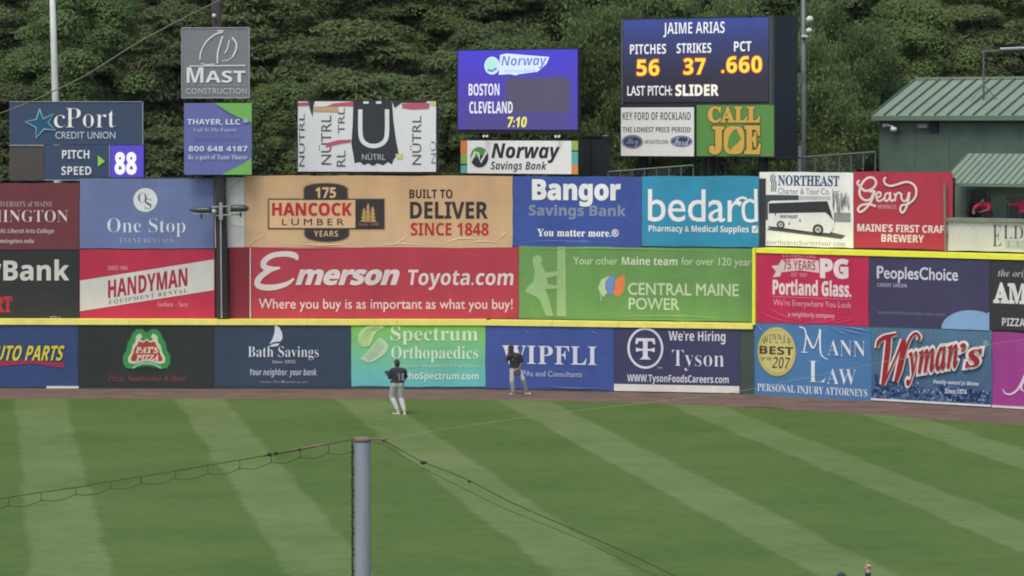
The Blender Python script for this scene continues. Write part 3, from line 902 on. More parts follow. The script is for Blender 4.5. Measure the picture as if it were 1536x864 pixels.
s, t = banner(S_BC, 921, 487.5, 1109, 588, (66, 66, 98), 'dark navy Tyson hiring banner with ringed T and white strip along its bottom', base=0.02)
TW = (220, 220, 228)
ring(s, 968, 523, 27, 31, 3.4, TW, 1, t)
poly(s, [(954, 508), (982, 508), (983, 517), (980, 517), (978, 512.5), (971.5, 512.5), (971.5, 535), (974, 538), (977, 540), (959, 540), (962, 538), (964.5, 535), (964.5, 512.5), (958, 512.5), (956, 517), (953, 517)], TW, 2, t)
poly(s, [(954, 522), (960, 524), (976, 524), (982, 522), (982, 529), (976, 527), (960, 527), (954, 529)], TW, 3, t)
T(s, "We're Hiring", 'X', 1003, 496, 1088, 515.5, TW, 1, t, -0.004)
T(s, 'Tyson', 'B', 1008, 525, 1086, 556, TW, 1, t, -0.016)
T(s, 'WWW.TysonFoodsCareers.com', 'X', 941, 562, 1093, 577, TW, 1, t, -0.004)
rect(s, 921, 577.5, 1109, 588, (218, 216, 206), 1, t, 'white_strip')
T(s, 'TM', 's', 986, 551, 993, 553.5, TW, 1, t)

s, t = banner(S_CD, 1131.5, 487, 1307.5, 598.5, (78, 124, 170), 'steel blue Mann Law banner with gold BEST OF THE 207 seal', base=0.02)
MW = (222, 228, 232)
ell(s, 1165, 530, 29.5, 38, (150, 146, 92), 1, t); ell(s, 1165, 530, 28, 36.3, (206, 198, 124), 2, t); ring(s, 1165, 530, 25.5, 33.5, 0.8, (160, 152, 90), 3, t)
T(s, 'WINNER', 'X', 1144, 502, 1186, 512, (120, 112, 74), 3, t, -0.01, 1.3, 0, 0, 0, 'lettering', None, 9)
T(s, '\u2605 \u2605 \u2605', 's', 1153, 514, 1177, 518, (150, 142, 88), 3, t)
T(s, 'BEST', 'X', 1139, 522, 1190, 534.5, (76, 72, 58), 3, t, 0.01)
T(s, 'OF THE', 'X', 1142, 539, 1157, 544, (120, 112, 74), 3, t)
T(s, '207', 'X', 1158, 538, 1183, 555, (76, 72, 58), 3, t, -0.02, 1.0, 0, 0.15)
stroke(s, [(1199, 491), (1207, 494), (1209, 506), (1206, 528)], 2.0, MW, 1, t)
stroke(s, [(1202, 529), (1211, 529)], 1.4, MW, 2, t, sm=False)
stroke(s, [(1207, 496), (1213, 510), (1220, 522), (1227, 506), (1230, 493)], [1.5, 3.6, 1.4, 1.6], MW, 3, t)
stroke(s, [(1230, 494), (1230, 510), (1231, 528), (1235, 535), (1242, 538)], 3.4, MW, 4, t, w1=1.0)
T(s, 'ANN', 'B', 1241, 508, 1298, 532, MW, 5, t, -0.014)
T(s, 'L', 'B', 1213, 541, 1238, 573, MW, 1, t, -0.018)
T(s, 'AW', 'B', 1240, 551, 1284, 574.5, MW, 1, t, -0.014)
T(s, 'PERSONAL INJURY ATTORNEYS', 'B', 1136, 579.5, 1301, 592, MW, 1, t, -0.004)
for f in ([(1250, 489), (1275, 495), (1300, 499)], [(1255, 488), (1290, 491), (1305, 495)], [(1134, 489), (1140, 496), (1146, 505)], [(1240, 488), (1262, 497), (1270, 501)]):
    sheen_fold(s, f, 2.4, (110, 150, 190), 0, t, 0.06)

s, t = banner(S_CD, 1308, 491, 1487.5, 607.5, (92, 128, 152), "blueberry banner with big red Wyman's script outlined in white", color2=(70, 96, 130), base=0.02, rows=6)
for k in range(28):
    x = 1311 + k * 6.3
    rect(s, x, 492, x + 1.0, 570 + random.random() * 8, (84, 118, 142), 1, t, 'plank_print')
V = []; F = []; C = []; O = []
for k in range(760):
    x = 1311 + random.random() * 173; q = random.random()
    y = 606 - (1 - q) ** 1.5 * 36 * (0.6 + 0.4 * math.sin(x * .045) ** 2 + (0.35 if x < 1345 else 0))
    r = 1.8 + 1.6 * random.random()
    if y + r > 606: y = 606 - r
    c_ = random.choice([(46, 66, 104), (62, 88, 128), (40, 56, 92), (84, 110, 150), (98, 124, 160), (132, 158, 188)])
    if c_[0] == 132: r *= .6
    n0 = len(V)
    for a in range(7): V.append((x + r * math.cos(a * .898), y + r * math.sin(a * .898))); C.append(c_); O.append(k * 0.00003)
    F.append(tuple(range(n0, n0 + 7)))
put('berry_print', s, V, F, C, 2, t, M_VINYL, np.array(O))['kind'] = 'stuff'
WST = [([(1315, 526), (1318, 516), (1327, 509), (1345, 503)], [2, 5, 6, 3]), ([(1333, 507), (1331, 530), (1328, 555), (1324, 581)], [7, 8, 7, 5]), ([(1324, 581), (1334, 560), (1345, 535), (1354, 512)], [4, 2.5, 2.5, 4]),
       ([(1356, 511), (1354, 530), (1349, 555), (1343, 576)], [6, 8, 8, 5]), ([(1343, 576), (1353, 545), (1361, 518), (1367, 506), (1374, 501), (1379, 506), (1377, 512)], [4, 2.5, 3, 3.5, 4, 4, 3])]
for of, c_, ly, g in ((0.07, (228, 222, 214), 7, 5), (0.006, (158, 40, 52), 14, 0)):
    for k, (P_, w_) in enumerate(WST): stroke(s, P_, [q + g for q in w_], c_, ly + k, t, 'lettering')
    T(s, 'yman', 'BI', 1359, 522, 1437, 572, c_, ly + 5, t, of, 1.0, -0.22, 0, 0, 'lettering', 0.006)
    T(s, '\u2019s', 'BI', 1440, 510, 1473, 548, c_, ly + 6, t, of, 0.95, -0.2, 0, 0, 'lettering', 0.006)
T(s, '\u00ae', 's', 1475, 507, 1483, 516, (196, 204, 210), 3, t)
T(s, 'Family owned in Maine', 'XI', 1400, 569, 1468, 577, (214, 220, 228), 9, t)
T(s, 'Since 1874', 'XI', 1417, 581, 1450, 589, (214, 220, 228), 9, t)

s, t = banner(S_CD, 1488.5, 501, 1650, 621, (158, 66, 138), 'magenta purple banner with a thin white swash at the right edge', base=0.02)
s = s.at(1512)
stroke(s, [(1504, 584), (1508, 590), (1516, 591), (1525, 585), (1532, 574), (1540, 556), (1548, 540)], [1.2, 2.5, 3.2, 3.6, 3], (224, 204, 220), 1, t)
T(s, 'J', 'SC', 1530, 520, 1575, 586, (224, 204, 220), 2, t)

# ------------------------------------------------------------------ boards above the wall
CURM[0] = M_PANEL
STEEL = M_DARKSTEEL


def boxed(surf, x0, y0, x1, y1, thick, name, m, parent, off=0.0):
    """a solid box behind a pixel rectangle of an upright plane"""
    f = surf.map([(x0, y0), (x1, y0), (x1, y1), (x0, y1)], off)
    n = np.array([surf.n[0], surf.n[1], 0])
    b = f - n * thick
    return mesh(name, np.concatenate([f, b]), [(0, 3, 2, 1), (4, 5, 6, 7), (0, 1, 5, 4), (1, 2, 6, 5), (2, 3, 7, 6), (3, 0, 4, 7)], m, parent)


def post(surf, x, ytop, parent, r=0.11, m=None, off=-0.3, name='support_post', z0=-0.1):
    w = surf.map([(x, ytop)], off)[0]
    z0 = max(z0, hill_z(w[0], w[1]) - 0.3) if w[1] > 126 else z0
    return MB().tube([(w[0], w[1], z0), (w[0], w[1], w[2])], r, 10).build(name, m or STEEL, parent)


def facing(Y, yaw_deg, xc):
    a = math.radians(yaw_deg)
    X = (xc - CX) / FPX * Y
    return Surf((X, Y), (math.cos(a), -math.sin(a)), xc)


def led_panel(surf, x0, y0, x1, y1, colf, parent, name='led_screen', nx=24, ny=16, off=0.03):
    V = []; C = []
    for j in range(ny + 1):
        for i in range(nx + 1):
            V.append((x0 + (x1 - x0) * i / nx, y0 + (y1 - y0) * j / ny)); C.append(lin(colf(V[-1][0], V[-1][1])))
    F = [(j * (nx + 1) + i, (j + 1) * (nx + 1) + i, (j + 1) * (nx + 1) + i + 1, j * (nx + 1) + i + 1) for j in range(ny) for i in range(nx)]
    return mesh(name, surf.map(V, off), F, M_LED, parent, np.array(C))


# pitch speed board
s = facing(126.2, 2, 115)
t = empty('pitch_speed_board', Vector(s.map([(115, 271)])[0]), 'navy cPort credit union pitch speed board showing 88, above the left banners', 'scoreboard')
NV = (52, 70, 98)
boxed(s, 14, 153, 213.5, 217, 0.35, 'top_panel', mat('navy_sign_panel', NV, 0.45, 0, 0.08, 2, 0.05), t)
boxed(s, 66, 217.6, 164, 270, 0.33, 'speed_panel', bpy.data.materials['navy_sign_panel'], t)
boxed(s, 14, 219.5, 65.5, 271, 0.33, 'unlit_screen', mat('unlit_led_face', (74, 68, 64), 0.6, 0, 0.15, 3), t)
boxed(s, 164.5, 217.2, 216, 270, 0.33, 'screen_case', M_BLACKFRAME, t)
for (a, b, c_, d) in ((213.5, 153, 214.6, 217), (14, 217.2, 66, 218.8), (66, 269.6, 165, 270.8), (163.6, 217, 164.6, 270), (14, 152, 213.5, 153)):
    boxed(s, a, b, c_, d, 0.1, 'edge_trim', M_LIGHTTRIM, t, 0.03)
led_panel(s, 165.5, 218, 215.5, 269, lambda x, y: (78, 62, 196), t)
T(s, 'c', 'B', 81, 172, 98, 191.5, W_, 1, t, -0.021)
T(s, 'Port', 'B', 99, 162, 173, 191.5, W_, 1, t, -0.021)
T(s, 'CREDIT UNION', 's', 83, 197.5, 173, 208, (196, 204, 214), 1, t)
star = [(59.5, 163), (64.5, 178), (81, 170.5), (72, 184), (83, 195), (66, 193.5), (54, 207), (54, 191), (37.5, 182.5), (54.5, 179)]
poly(s, star, (44, 88, 116), 1, t)
stroke(s, star + [star[0]], 1.9, (126, 186, 208), 2, t, sm=False)
T(s, 'PITCH', 'X', 93, 225, 134, 238, (224, 226, 228), 1, t, 0.0)
T(s, 'SPEED', 'X', 92, 249.5, 137, 262.5, (224, 226, 228), 1, t, 0.0)
poly(s, [(146.5, 233), (157.5, 241.5), (147, 250)], (150, 204, 88), 1, t)
CURM[0] = M_LED
T(s, '88', 'X', 172, 228, 205, 262, (250, 248, 255), 1, t, 0.03, 1.05)
CURM[0] = M_PANEL
post(s, 40, 200, t, off=-0.5); post(s, 190, 200, t, off=-0.5)

# flagpole behind it
t = empty('flagpole', (at(84, 260, 131).x, 131, hill_z(-17, 131)), 'tall white flagpole rising behind the cPort pitch speed board', 'flagpole')
a, b = at(86.5, 262, 131), at(76, -90, 131)
MB().tube([(a.x, 131, hill_z(a.x, 131) - .2), a, a.lerp(b, .5), b], [0.16, 0.145, 0.125, 0.09], 14).build('pole', M_WHITEPOLE, t, True)
MB().ball(b + Vector((0, 0, .1)), 0.14).build('ball_finial', M_WHITEPOLE, t, True)

# wooden pole with signs
SP = S_AB.back(0.47)                                         # between the padding and the upper boards
pb = SP.map([(335, 480)])[0]
t = empty('utility_pole', (pb[0], pb[1], 0), 'dark wooden utility pole standing in the gap of the wall, carrying two square signs', 'pole')
ptop = SP.map([(323, -70)], level=False)[0]
MB().tube([(pb[0], pb[1], -.2), (pb[0], pb[1], 2.5), Vector((pb[0], pb[1], 2.5)).lerp(Vector(ptop), .5), ptop], [0.215, 0.215, 0.195, 0.165], 16).build('pole_shaft', M_WOODPOLE, t, True)
c0 = SP.map([(331, 330)], 0.27)[0]; c1 = SP.map([(332.5, 478)], 0.27)[0]
MB().tube([c0, c1], 0.028, 8).build('conduit', M_LIGHTTRIM, t)
# crossarm bracket and two floodlights
br = MB()
for yy in (309, 322):
    a, b = SP.map([(318, yy + 2), (360, yy)], 0.32); br.tube([a, b], 0.022, 6)
a, b = SP.map([(331.5, 304), (331.5, 330)], 0.31); br.tube([a, b], 0.07, 8)
br.build('lamp_bracket', M_LIGHTTRIM, t)
a = SP.map([(321, 318)], 0.36)[0]
MB().ball(a, 0.1).build('lamp_swivel', M_LIGHTTRIM, t, True)


def flood(name, x0, x1, y, label, left):
    a, b = [Vector(v) for v in SP.map([(x0, y), (x1, y)], 0.36)]
    r = empty(name, (a + b) / 2, label, 'floodlight', 'floodlights on the wooden pole')
    n = 9
    rad = [0.02, 0.05, 0.08, 0.1, 0.115, 0.12, 0.12, 0.12, 0.1] if left else [0.11, 0.135, 0.14, 0.145, 0.145, 0.14, 0.13, 0.10, 0.05]
    MB().tube([a.lerp(b, i / (n - 1)) for i in range(n)], rad, 12).build('lamp_housing', mat('dark_green_lamp', (58, 72, 62), 0.4, 0.2), r, True)
    m_ = a.lerp(b, 0.55)
    MB().box(m_ - Vector((0, 0, .2)), (0.03, 0, 0), (0, 0.04, 0), (0, 0, 0.1)).build('lamp_mount', M_DARKSTEEL, r)
    MB().box(m_ - Vector((0, 0.02, .12)), ((b - a) * 0.4), (0, 0.09, 0), (0, 0, 0.012)).build('lamp_lens', M_LIGHTTRIM, r)


flood('floodlight', 284, 317, 315.5, 'thin wedge shaped floodlight on the left of the wooden pole, before the One Stop banner', True)
flood('floodlight', 346, 373, 313, 'round ended dark floodlight on the right of the wooden pole, before the white sheet', False)

SM = SP.at(325).back(-0.28)
t = empty('hanging_sign', Vector(SM.map([(324, 148)])[0]), 'square grey MAST construction sign high on the wooden pole', 'sign', 'signs on the wooden pole')
boxed(SM, 272, 41, 374.5, 147.5, 0.06, 'sign_board', mat('grey_sign_board', (118, 121, 125), 0.45, 0, 0.07, 2, 0.03), t)
for (a, b, c_, d) in ((272, 41, 374.5, 42.3), (272, 146.2, 374.5, 147.5), (272, 42.4, 273.3, 146), (373.2, 42.4, 374.5, 146)):
    boxed(SM, a, b, c_, d, 0.03, 'edge_trim', M_LIGHTTRIM, t, 0.025)
MC = (222, 224, 224)
for P_, w_ in (([(300, 90), (301, 79), (309, 63), (322, 52), (334, 48)], 1.9), ([(326, 95), (327, 77), (334, 54)], 2.2), ([(337, 80), (341, 73), (344, 60)], 1.6), ([(348, 56), (354, 64), (354, 74), (349, 85)], 2.2), ([(349, 85), (342, 90), (333, 91)], 1.0), ([(301, 95), (310, 97), (322, 96)], 1.2), ([(326, 46), (335, 46)], 1.6)):
    stroke(SM, P_, w_, MC, 1, t)
stroke(SM, [(284, 99), (368, 98)], 1.4, MC, 2, t, sm=False)
T(SM, 'M', 'X', 280, 101, 305, 124, MC, 1, t)
T(SM, 'AST', 'X', 308, 106, 368, 124, MC, 1, t, 0.0)
rect(SM, 279, 127, 369, 127.8, (160, 163, 166), 1, t)
T(SM, 'CONSTRUCTION', 's', 279, 132, 370, 141, (182, 185, 187), 1, t, 0.012, 1.1)
a = SM.map([(324, 60)], -0.08)[0]
MB().box(a, (0.2, 0, 0), (0, 0.05, 0), (0, 0, 0.05)).build('sign_bracket', M_DARKSTEEL, t)

t = empty('hanging_sign', Vector(SM.map([(327, 262)])[0]), 'periwinkle and green THAYER sign below the grey sign on the wooden pole', 'sign', 'signs on the wooden pole')
boxed(SM, 276, 154.5, 377.5, 262, 0.06, 'sign_board', mat('periwinkle_sign_board', (98, 104, 164), 0.45, 0, 0.06, 2, 0.03), t)
GN = (116, 176, 92)
poly(SM, [(322, 154.5), (330, 160), (345, 170), (362, 178), (377.5, 184), (377.5, 154.5)], GN, 1, t)
poly(SM, [(332, 262), (350, 253), (366, 245), (377.5, 236), (377.5, 262)], GN, 1, t)
TW2 = (220, 222, 232)
T(SM, 'THAYER, LLC', 'X', 281, 178.5, 360, 188, TW2, 2, t, 0.0, 1.0)
rect(SM, 365, 178, 372, 184, (150, 180, 190), 2, t)
T(SM, 'Call In The Experts', 'BI', 291, 191.5, 355, 199, (190, 192, 216), 2, t, -0.01)
T(SM, 'Electrical Contractors', 's', 292, 202.5, 360, 209, (116, 122, 172), 2, t)
T(SM, '800 648 4187', 'X', 283, 219, 371, 227, TW2, 2, t, 0.0, 1.05)
T(SM, 'Be a part of Team Thayer', 'B', 282, 232, 371, 241, (208, 210, 226), 2, t, -0.01)

# pole top lamp
a = SP.map([(321, 23)], 0.3)[0]
t = empty('pole_camera', Vector(a), 'small white ball camera on the wooden pole above the grey sign', 'camera')
MB().ball(a, 0.075).build('camera_ball', M_WHITEPOLE, t, True)
MB().tube([Vector(a), Vector(a) + Vector((0, 0.2, 0.12))], 0.03, 6).build('camera_arm', M_DARKSTEEL, t)

# NUTRL board
s = facing(127.0, 8, 550)
t = empty('billboard', Vector(s.map([(550, 262)])[0]), 'white N\u00dcTRL drinks billboard with black panel and white U, above the tan banner', 'billboard')
boxed(s, 445.5, 150, 656, 261, 0.3, 'frame', M_BLACKFRAME, t, -0.01)
sheet(s, 447, 152, 654, 257.5, (222, 224, 222), t, 'printed_sheet', None, 0.02, M_PANEL, wob=0.3)
DG = (58, 60, 64)
poly(s, [(530, 152), (588, 152), (590, 180), (594, 210), (598, 230), (590, 240), (588, 247), (582, 243), (575, 248), (566, 245), (560, 249), (552, 245), (546, 248), (540, 243), (532, 245), (530, 232), (527, 216), (529, 185)], DG, 1, t)
WN = (222, 224, 224)
stroke(s, [(540.5, 164), (540.5, 196), (543, 210), (551, 217), (560, 219), (570, 217), (578, 210), (580.5, 196), (580.5, 164)], 6.5, WN, 2, t)
rect(s, 545, 152, 553, 155.5, WN, 2, t); rect(s, 564, 152, 572, 155.5, WN, 2, t)
T(s, 'N\u00dcTRL', 's', 543, 229, 578, 240, (190, 192, 192), 2, t)
GT = (92, 92, 94)
T(s, 'N\u00dcTRL', 's', 446.5, 170, 457, 250, GT, 2, t, rot=1)
T(s, 'N\u00dcTRL', 's', 478, 173, 497, 247, GT, 2, t, rot=1)
T(s, 'TRL', 's', 507, 162, 517, 200, GT, 2, t, rot=1)
T(s, 'RL', 's', 505, 226, 518, 250, GT, 2, t, rot=1)
T(s, 'N\u00dcTRL', 's', 615, 174, 632, 247, GT, 2, t, rot=1)
T(s, 'N\u00dc', 's', 645, 212, 653.5, 245, (140, 140, 142), 2, t, rot=1)
RB = (186, 92, 108)
poly(s, [(447, 154), (464, 153), (463, 158), (447, 159)], RB, 3, t)
poly(s, [(462, 152), (472, 152), (470, 160), (469, 175), (466, 168)], DG, 2, t)
poly(s, [(488, 160), (500, 155), (530, 152), (530, 159), (512, 159)], RB, 3, t)
poly(s, [(470, 160), (490, 159), (508, 161), (508, 168), (470, 167)], (190, 166, 124), 3, t)
poly(s, [(489, 215), (508, 210), (527, 209), (526, 213), (508, 216), (489, 221)], RB, 3, t)
poly(s, [(603, 156), (630, 154), (645, 155), (643, 163), (618, 164), (603, 162)], RB, 3, t)
poly(s, [(588, 152), (640, 152), (640, 154), (602, 154.5), (592, 162)], DG, 2, t)
poly(s, [(593, 231), (605, 230), (604, 238), (595, 238)], (214, 210, 132), 3, t)
poly(s, [(645, 152), (654, 152), (654, 158), (647, 158)], (206, 202, 120), 3, t)
for x in (470, 528, 600, 640): post(s, x, 200, t, off=-0.4)

# video board with Norway lower panel
s = facing(128.6, 34, 777)
t = empty('video_board', Vector(s.map([(777, 262)])[0]), 'purple blue video board reading BOSTON and CLEVELAND above a white bank panel', 'scoreboard')
boxed(s, 685, 73.5, 868, 200, 0.16, 'screen_cabinet', M_BLACKFRAME, t)


def nf(x, y):
    v = (y - 73) / 122
    top = np.array([72, 58, 208.]); bot = np.array([80, 70, 138.])
    c = top + (bot - top) * min(1, max(0, (v - .15) / .75))
    if x < 700 or x > 850: c = c * 0.6 + np.array([74, 60, 190]) * 0.4
    if 755 < x < 852 and 118 < y < 172:
        c = np.array([84, 78, 104.]) * (1 if x < 820 or x > 835 else 1.02)
    return c


led_panel(s, 687, 75, 866.5, 194.5, nf, t)
CURM[0] = M_LED
ell(s, 738, 98, 11.5, 13.5, (214, 240, 252), 1, t)
ell(s, 737, 96, 9, 9, (180, 240, 226), 2, t)
stroke(s, [(731, 104), (738, 106), (745, 102)], 3.2, (110, 120, 220), 3, t)
poly(s, [(750, 82), (760, 80), (824, 86), (820, 96), (806, 108), (780, 111), (773, 113), (765, 111), (748, 112)], (220, 240, 255), 1, t)
T(s, 'Norway', 'XI', 752, 84, 820, 103, (104, 110, 210), 2, t, -0.01)
T(s, 'Savings Bank', 'XI', 756, 103, 804, 110, (176, 200, 240), 2, t, -0.01)
T(s, 'BOSTON', 'X', 703, 125, 749, 143, (242, 240, 255), 1, t, 0.0)
T(s, 'CLEVELAND', 'X', 704, 152, 769, 170, (242, 240, 255), 1, t, 0.0)
T(s, '7:10', 'X', 760, 175, 789, 191, (252, 246, 90), 1, t, 0.01, 1, 0, 0.12)
CURM[0] = M_PANEL
boxed(s, 690, 209.5, 868, 262, 0.35, 'lower_cabinet', M_BLACKFRAME, t)
rect(s, 701, 211, 857, 260.5, (238, 238, 230), 1, t, 'printed_panel')
for (a, b, c_, d, k) in ((691, 211, 701, 232, (214, 136, 78)), (691, 232, 701, 246, (146, 178, 92)), (691, 246, 701, 249, (40, 92, 92)), (691, 249, 701, 260.5, (104, 178, 176)),
                         (857, 211, 867, 225, (152, 186, 88)), (857, 225, 867, 227.5, (40, 92, 92)), (857, 227.5, 867, 247, (104, 178, 168)), (857, 247, 867, 260.5, (222, 148, 82))):
    rect(s, a, b, c_, d, k, 1, t, 'colour_block')
ell(s, 719, 236, 13.5, 15.5, (92, 152, 84), 2, t, a0=150, a1=345, n=20)
ell(s, 719, 236, 13.5, 15.5, (54, 62, 74), 3, t, a0=-25, a1=165, n=20)
stroke(s, [(706, 243), (713, 228), (717, 230), (721, 244), (731, 226)], 3.6, (226, 226, 218), 4, t, sm=False)
T(s, 'Norway', 'XI', 737, 215, 840, 244.5, (52, 56, 64), 2, t, 0.012)
T(s, 'Savings Bank', 'XI', 736, 242, 820, 258, (52, 56, 64), 3, t, -0.008)
for x in (710, 777, 850): post(s, x, 208, t, 0.12, off=-0.3)
for x in (728, 836):
    a = Vector(s.map([(x, 205)], 0.25)[0])
    r = empty('spotlight', a, 'small twin spotlight in the gap under the %s side of the purple video board' % ('left' if x < 800 else 'right'), 'spotlight', 'spotlights under the purple board')
    for dx in (-0.06, 0.06):
        MB().tube([a + Vector((dx, -0.05, 0.02)), a + Vector((dx, 0.05, -0.02))], [0.05, 0.03], 8).build('lamp', M_LIGHTTRIM, r)
    MB().tube([a, a + Vector((0.0, 0.35, 0))], 0.015, 6).build('lamp_arm', M_DARKSTEEL, r)

# dark cabinet beside it
s2 = facing(130.0, 34, 886)
t = empty('equipment_cabinet', Vector(s2.map([(886, 262)])[0]), 'black box cabinet just right of the Norway panel', 'cabinet')
boxed(s2, 871, 206, 902, 275, 0.6, 'cabinet_body', M_DARKPANEL, t)
boxed(s2, 870, 204, 903, 205.8, 0.7, 'cabinet_lid', M_DARKSTEEL, t, 0.04)
boxed(s2, 885.8, 208, 887, 268, 0.05, 'door_seam', M_DARKSTEEL, t, 0.02)
post(s2, 886, 270, t, 0.1)

# main scoreboard
s = facing(129.5, 36, 1045)
t = empty('main_scoreboard', Vector(s.map([(1045, 236)])[0]), 'largest scoreboard, reading JAIME ARIAS, with a green CALL JOE panel beneath', 'scoreboard')
boxed(s, 930.5, 25.5, 1163, 236, 1.55, 'cabinet', M_DARKPANEL, t, 0.0)
led_panel(s, 934.5, 28, 1153, 153, lambda x, y: np.array([52, 70, 150.]) + (np.array([44, 38, 50.]) - np.array([52, 70, 150.])) * min(1, max(0, (y - 34) / 95)) ** 0.8, t)
for (a, b, c_, d) in ((932, 26, 934, 157), (1154.5, 26, 1156.5, 157), (1158, 26, 1159.2, 157)):
    boxed(s, a, b, c_, d, 0.06, 'edge_trim', M_GREYPOLE, t, 0.07)
CURM[0] = M_LED
T(s, 'JAIME ARIAS', 'X', 995, 33, 1087, 55, (248, 248, 250), 1, t, -0.01, 1.0)
T(s, 'PITCHES', 'X', 945, 65, 999, 80, (246, 246, 250), 1, t, -0.004)
T(s, 'STRIKES', 'X', 1015, 64.5, 1067, 79.5, (246, 246, 250), 1, t, -0.004)
T(s, 'PCT', 'X', 1101, 63, 1127, 78, (246, 246, 250), 1, t, 0.0)
for tx, a, b, c_, d in (('56', 955, 88, 989, 113), ('37', 1025, 87, 1058, 112), ('.660', 1082, 85, 1143, 110)):
    T(s, tx, 'X', a, b, c_, d, (190, 60, 40), 1, t, 0.055, 1.08, fit_off=0.01)
    T(s, tx, 'X', a, b, c_, d, (255, 232, 70), 4, t, 0.01, 1.08)
T(s, 'LAST PITCH:', 's', 941, 128, 1008, 143, (240, 240, 244), 1, t, 0.012)
T(s, 'SLIDER', 'X', 1013, 126.5, 1078, 144, (255, 250, 235), 1, t, 0.02)
CURM[0] = M_PANEL
rect(s, 931.5, 161, 1041, 234.5, (234, 234, 226), 1, t, 'printed_panel')
rect(s, 1045, 157.5, 1161, 234, (98, 148, 76), 1, t, 'printed_panel')
boxed(s, 1041.4, 158, 1044.6, 235, 0.03, 'edge_trim', M_DARKSTEEL, t, 0.05)
KD = (66, 62, 60)
T(s, 'KEY FORD OF ROCKLAND', 'X', 934, 168, 1036, 180, KD, 2, t, -0.012)
T(s, 'THE LOWEST PRICE PERIOD!', 'X', 934, 190.5, 1037, 198.5, KD, 2, t, -0.008)
for cx, cy, rx, ry in ((948.5, 213, 16, 10.5), (1022, 212, 16.5, 8.5)):
    ell(s, cx, cy, rx, ry, (64, 72, 110), 2, t); ring(s, cx, cy, rx - 1.2, ry - 1.2, 0.9, (186, 190, 200), 3, t)
T(s, 'Ford', 'SC', 1010, 206, 1034, 218, (206, 210, 220), 3, t)
T(s, 'Key', 'SC', 939, 206, 958, 221, (150, 158, 184), 3, t)
T(s, 'KEYAUTO.COM', 'X', 967, 210, 1002, 216, (110, 108, 106), 2, t)
OY = (222, 174, 84)
for of, c_, ly in ((0.075, (74, 110, 60), 2), (0.035, OY, 4)):
    T(s, 'CALL', 'B', 1062, 160, 1140, 184, c_, ly, t, of, 1.04, fit_off=0.02)
    T(s, 'J', 'B', 1064, 190, 1086, 231, c_, ly, t, of, fit_off=0.02)
    T(s, 'E', 'B', 1117, 189, 1141, 230, c_, ly, t, of, fit_off=0.02)
pts = [(1101 + 15.5 * math.cos(a), 210 + 21 * math.sin(a)) for a in np.linspace(0, 2 * math.pi, 25)[:-1]]
pts = [(1101 + 15.5 * np.sign(math.cos(a)) * abs(math.cos(a)) ** .55, 210 + 21 * np.sign(math.sin(a)) * abs(math.sin(a)) ** .7) for a in np.linspace(0, 2 * math.pi, 29)[:-1]]
poly(s, [((x - 1101) * 1.06 + 1101, (y - 210) * 1.05 + 210) for x, y in pts], (74, 110, 60), 4, t)
poly(s, pts, OY, 5, t)
poly(s, [(1101, 194), (1105, 193), (1109, 203), (1112, 207), (1107, 214), (1100, 219), (1095, 226), (1091, 219), (1093, 206), (1096, 200)], (98, 148, 76), 6, t)
for x in (965, 1065, 1145): post(s, x, 200, t, 0.2, off=-0.8)
for x in (1032, 1125):
    a = Vector(s.map([(x, 14)], 0.1)[0])
    r = empty('floodlight', a, 'black floodlight on the top edge of the main scoreboard, %s of the two' % ('left' if x < 1100 else 'right'), 'floodlight', 'floodlights on top of the main scoreboard')
    MB().box(a, (0.1, 0, 0), (0, 0.09, 0), (0, 0, 0.08)).build('lamp_housing', M_BLACKFRAME, r)
    MB().tube([a + Vector((0, 0, -.07)), a + Vector((0, .1, -.36))], 0.03, 6).build('lamp_arm', M_BLACKFRAME, r)

# grey square post and light pole
s2 = facing(130.5, 0, 908)
t = empty('steel_post', Vector(s2.map([(908, 262)])[0]), 'pale grey square post between the purple board and the main scoreboard', 'post')
a = s2.map([(908.5, 204), (908.5, 262)])
MB().box((a[0][0], a[0][1], (a[0][2] - .2) / 2), (0.075, 0, 0), (0, 0.075, 0), (0, 0, (a[0][2] + .2) / 2)).build('post_shaft', M_GALV, t)
MB().box((a[0][0], a[0][1], a[0][2] + 0.02), (0.09, 0, 0), (0, 0.09, 0), (0, 0, 0.018)).build('post_cap', M_GALV, t)

x0 = at(1205.5, 260, 134)
t = empty('light_pole', (x0.x, 134, 0.2), 'tall grey pole with two white horn speakers, right of the main scoreboard', 'pole')
tp = at(1205, -110, 134)
MB().tube([(x0.x, 134, 0), (x0.x, 134, 8), tp], [0.12, 0.11, 0.09], 12).build('pole_shaft', M_GREYPOLE, t, True)
for (px, py, r) in ((1213.5, 29, 0.15), (1212.5, 46, 0.13)):
    a = at(px, py, 133.8)
    h = MB().tube([a + Vector((-.05, 0.1, 0)), a, a + Vector((0.02, -0.16, -0.02))], [0.05, 0.07, r], 12).build('horn_speaker', M_WHITEPOLE, t, True)
    MB().tube([a + Vector((0.0, 0.08, 0)), (tp.x, 134, a.z)], 0.02, 6).build('speaker_arm', M_GREYPOLE, t)
a = at(1206.5, 54, 133.9); MB().box(a, (0.12, 0, 0), (0, 0.12, 0), (0, 0, 0.05)).build('collar', M_WHITEPOLE, t)
a = at(1200, 118, 134); MB().box(a, (0.18, 0, 0), (0, 0.1, 0), (0, 0, 0.22)).build('junction_box', M_GREYPOLE, t)

t = empty('steel_post', (at(1199, 262, 132.5).x, 132.5, 0), 'short grey post just left of the horn speaker pole', 'post')
a = at(1199.5, 220, 132.5)
MB().box((a.x, 132.5, a.z / 2), (0.06, 0, 0), (0, 0.06, 0), (0, 0, a.z / 2)).build('post_shaft', M_GALV, t)
MB().box((a.x, 132.5, a.z + .02), (0.075, 0, 0), (0, 0.075, 0), (0, 0, 0.018)).build('post_cap', M_GALV, t)


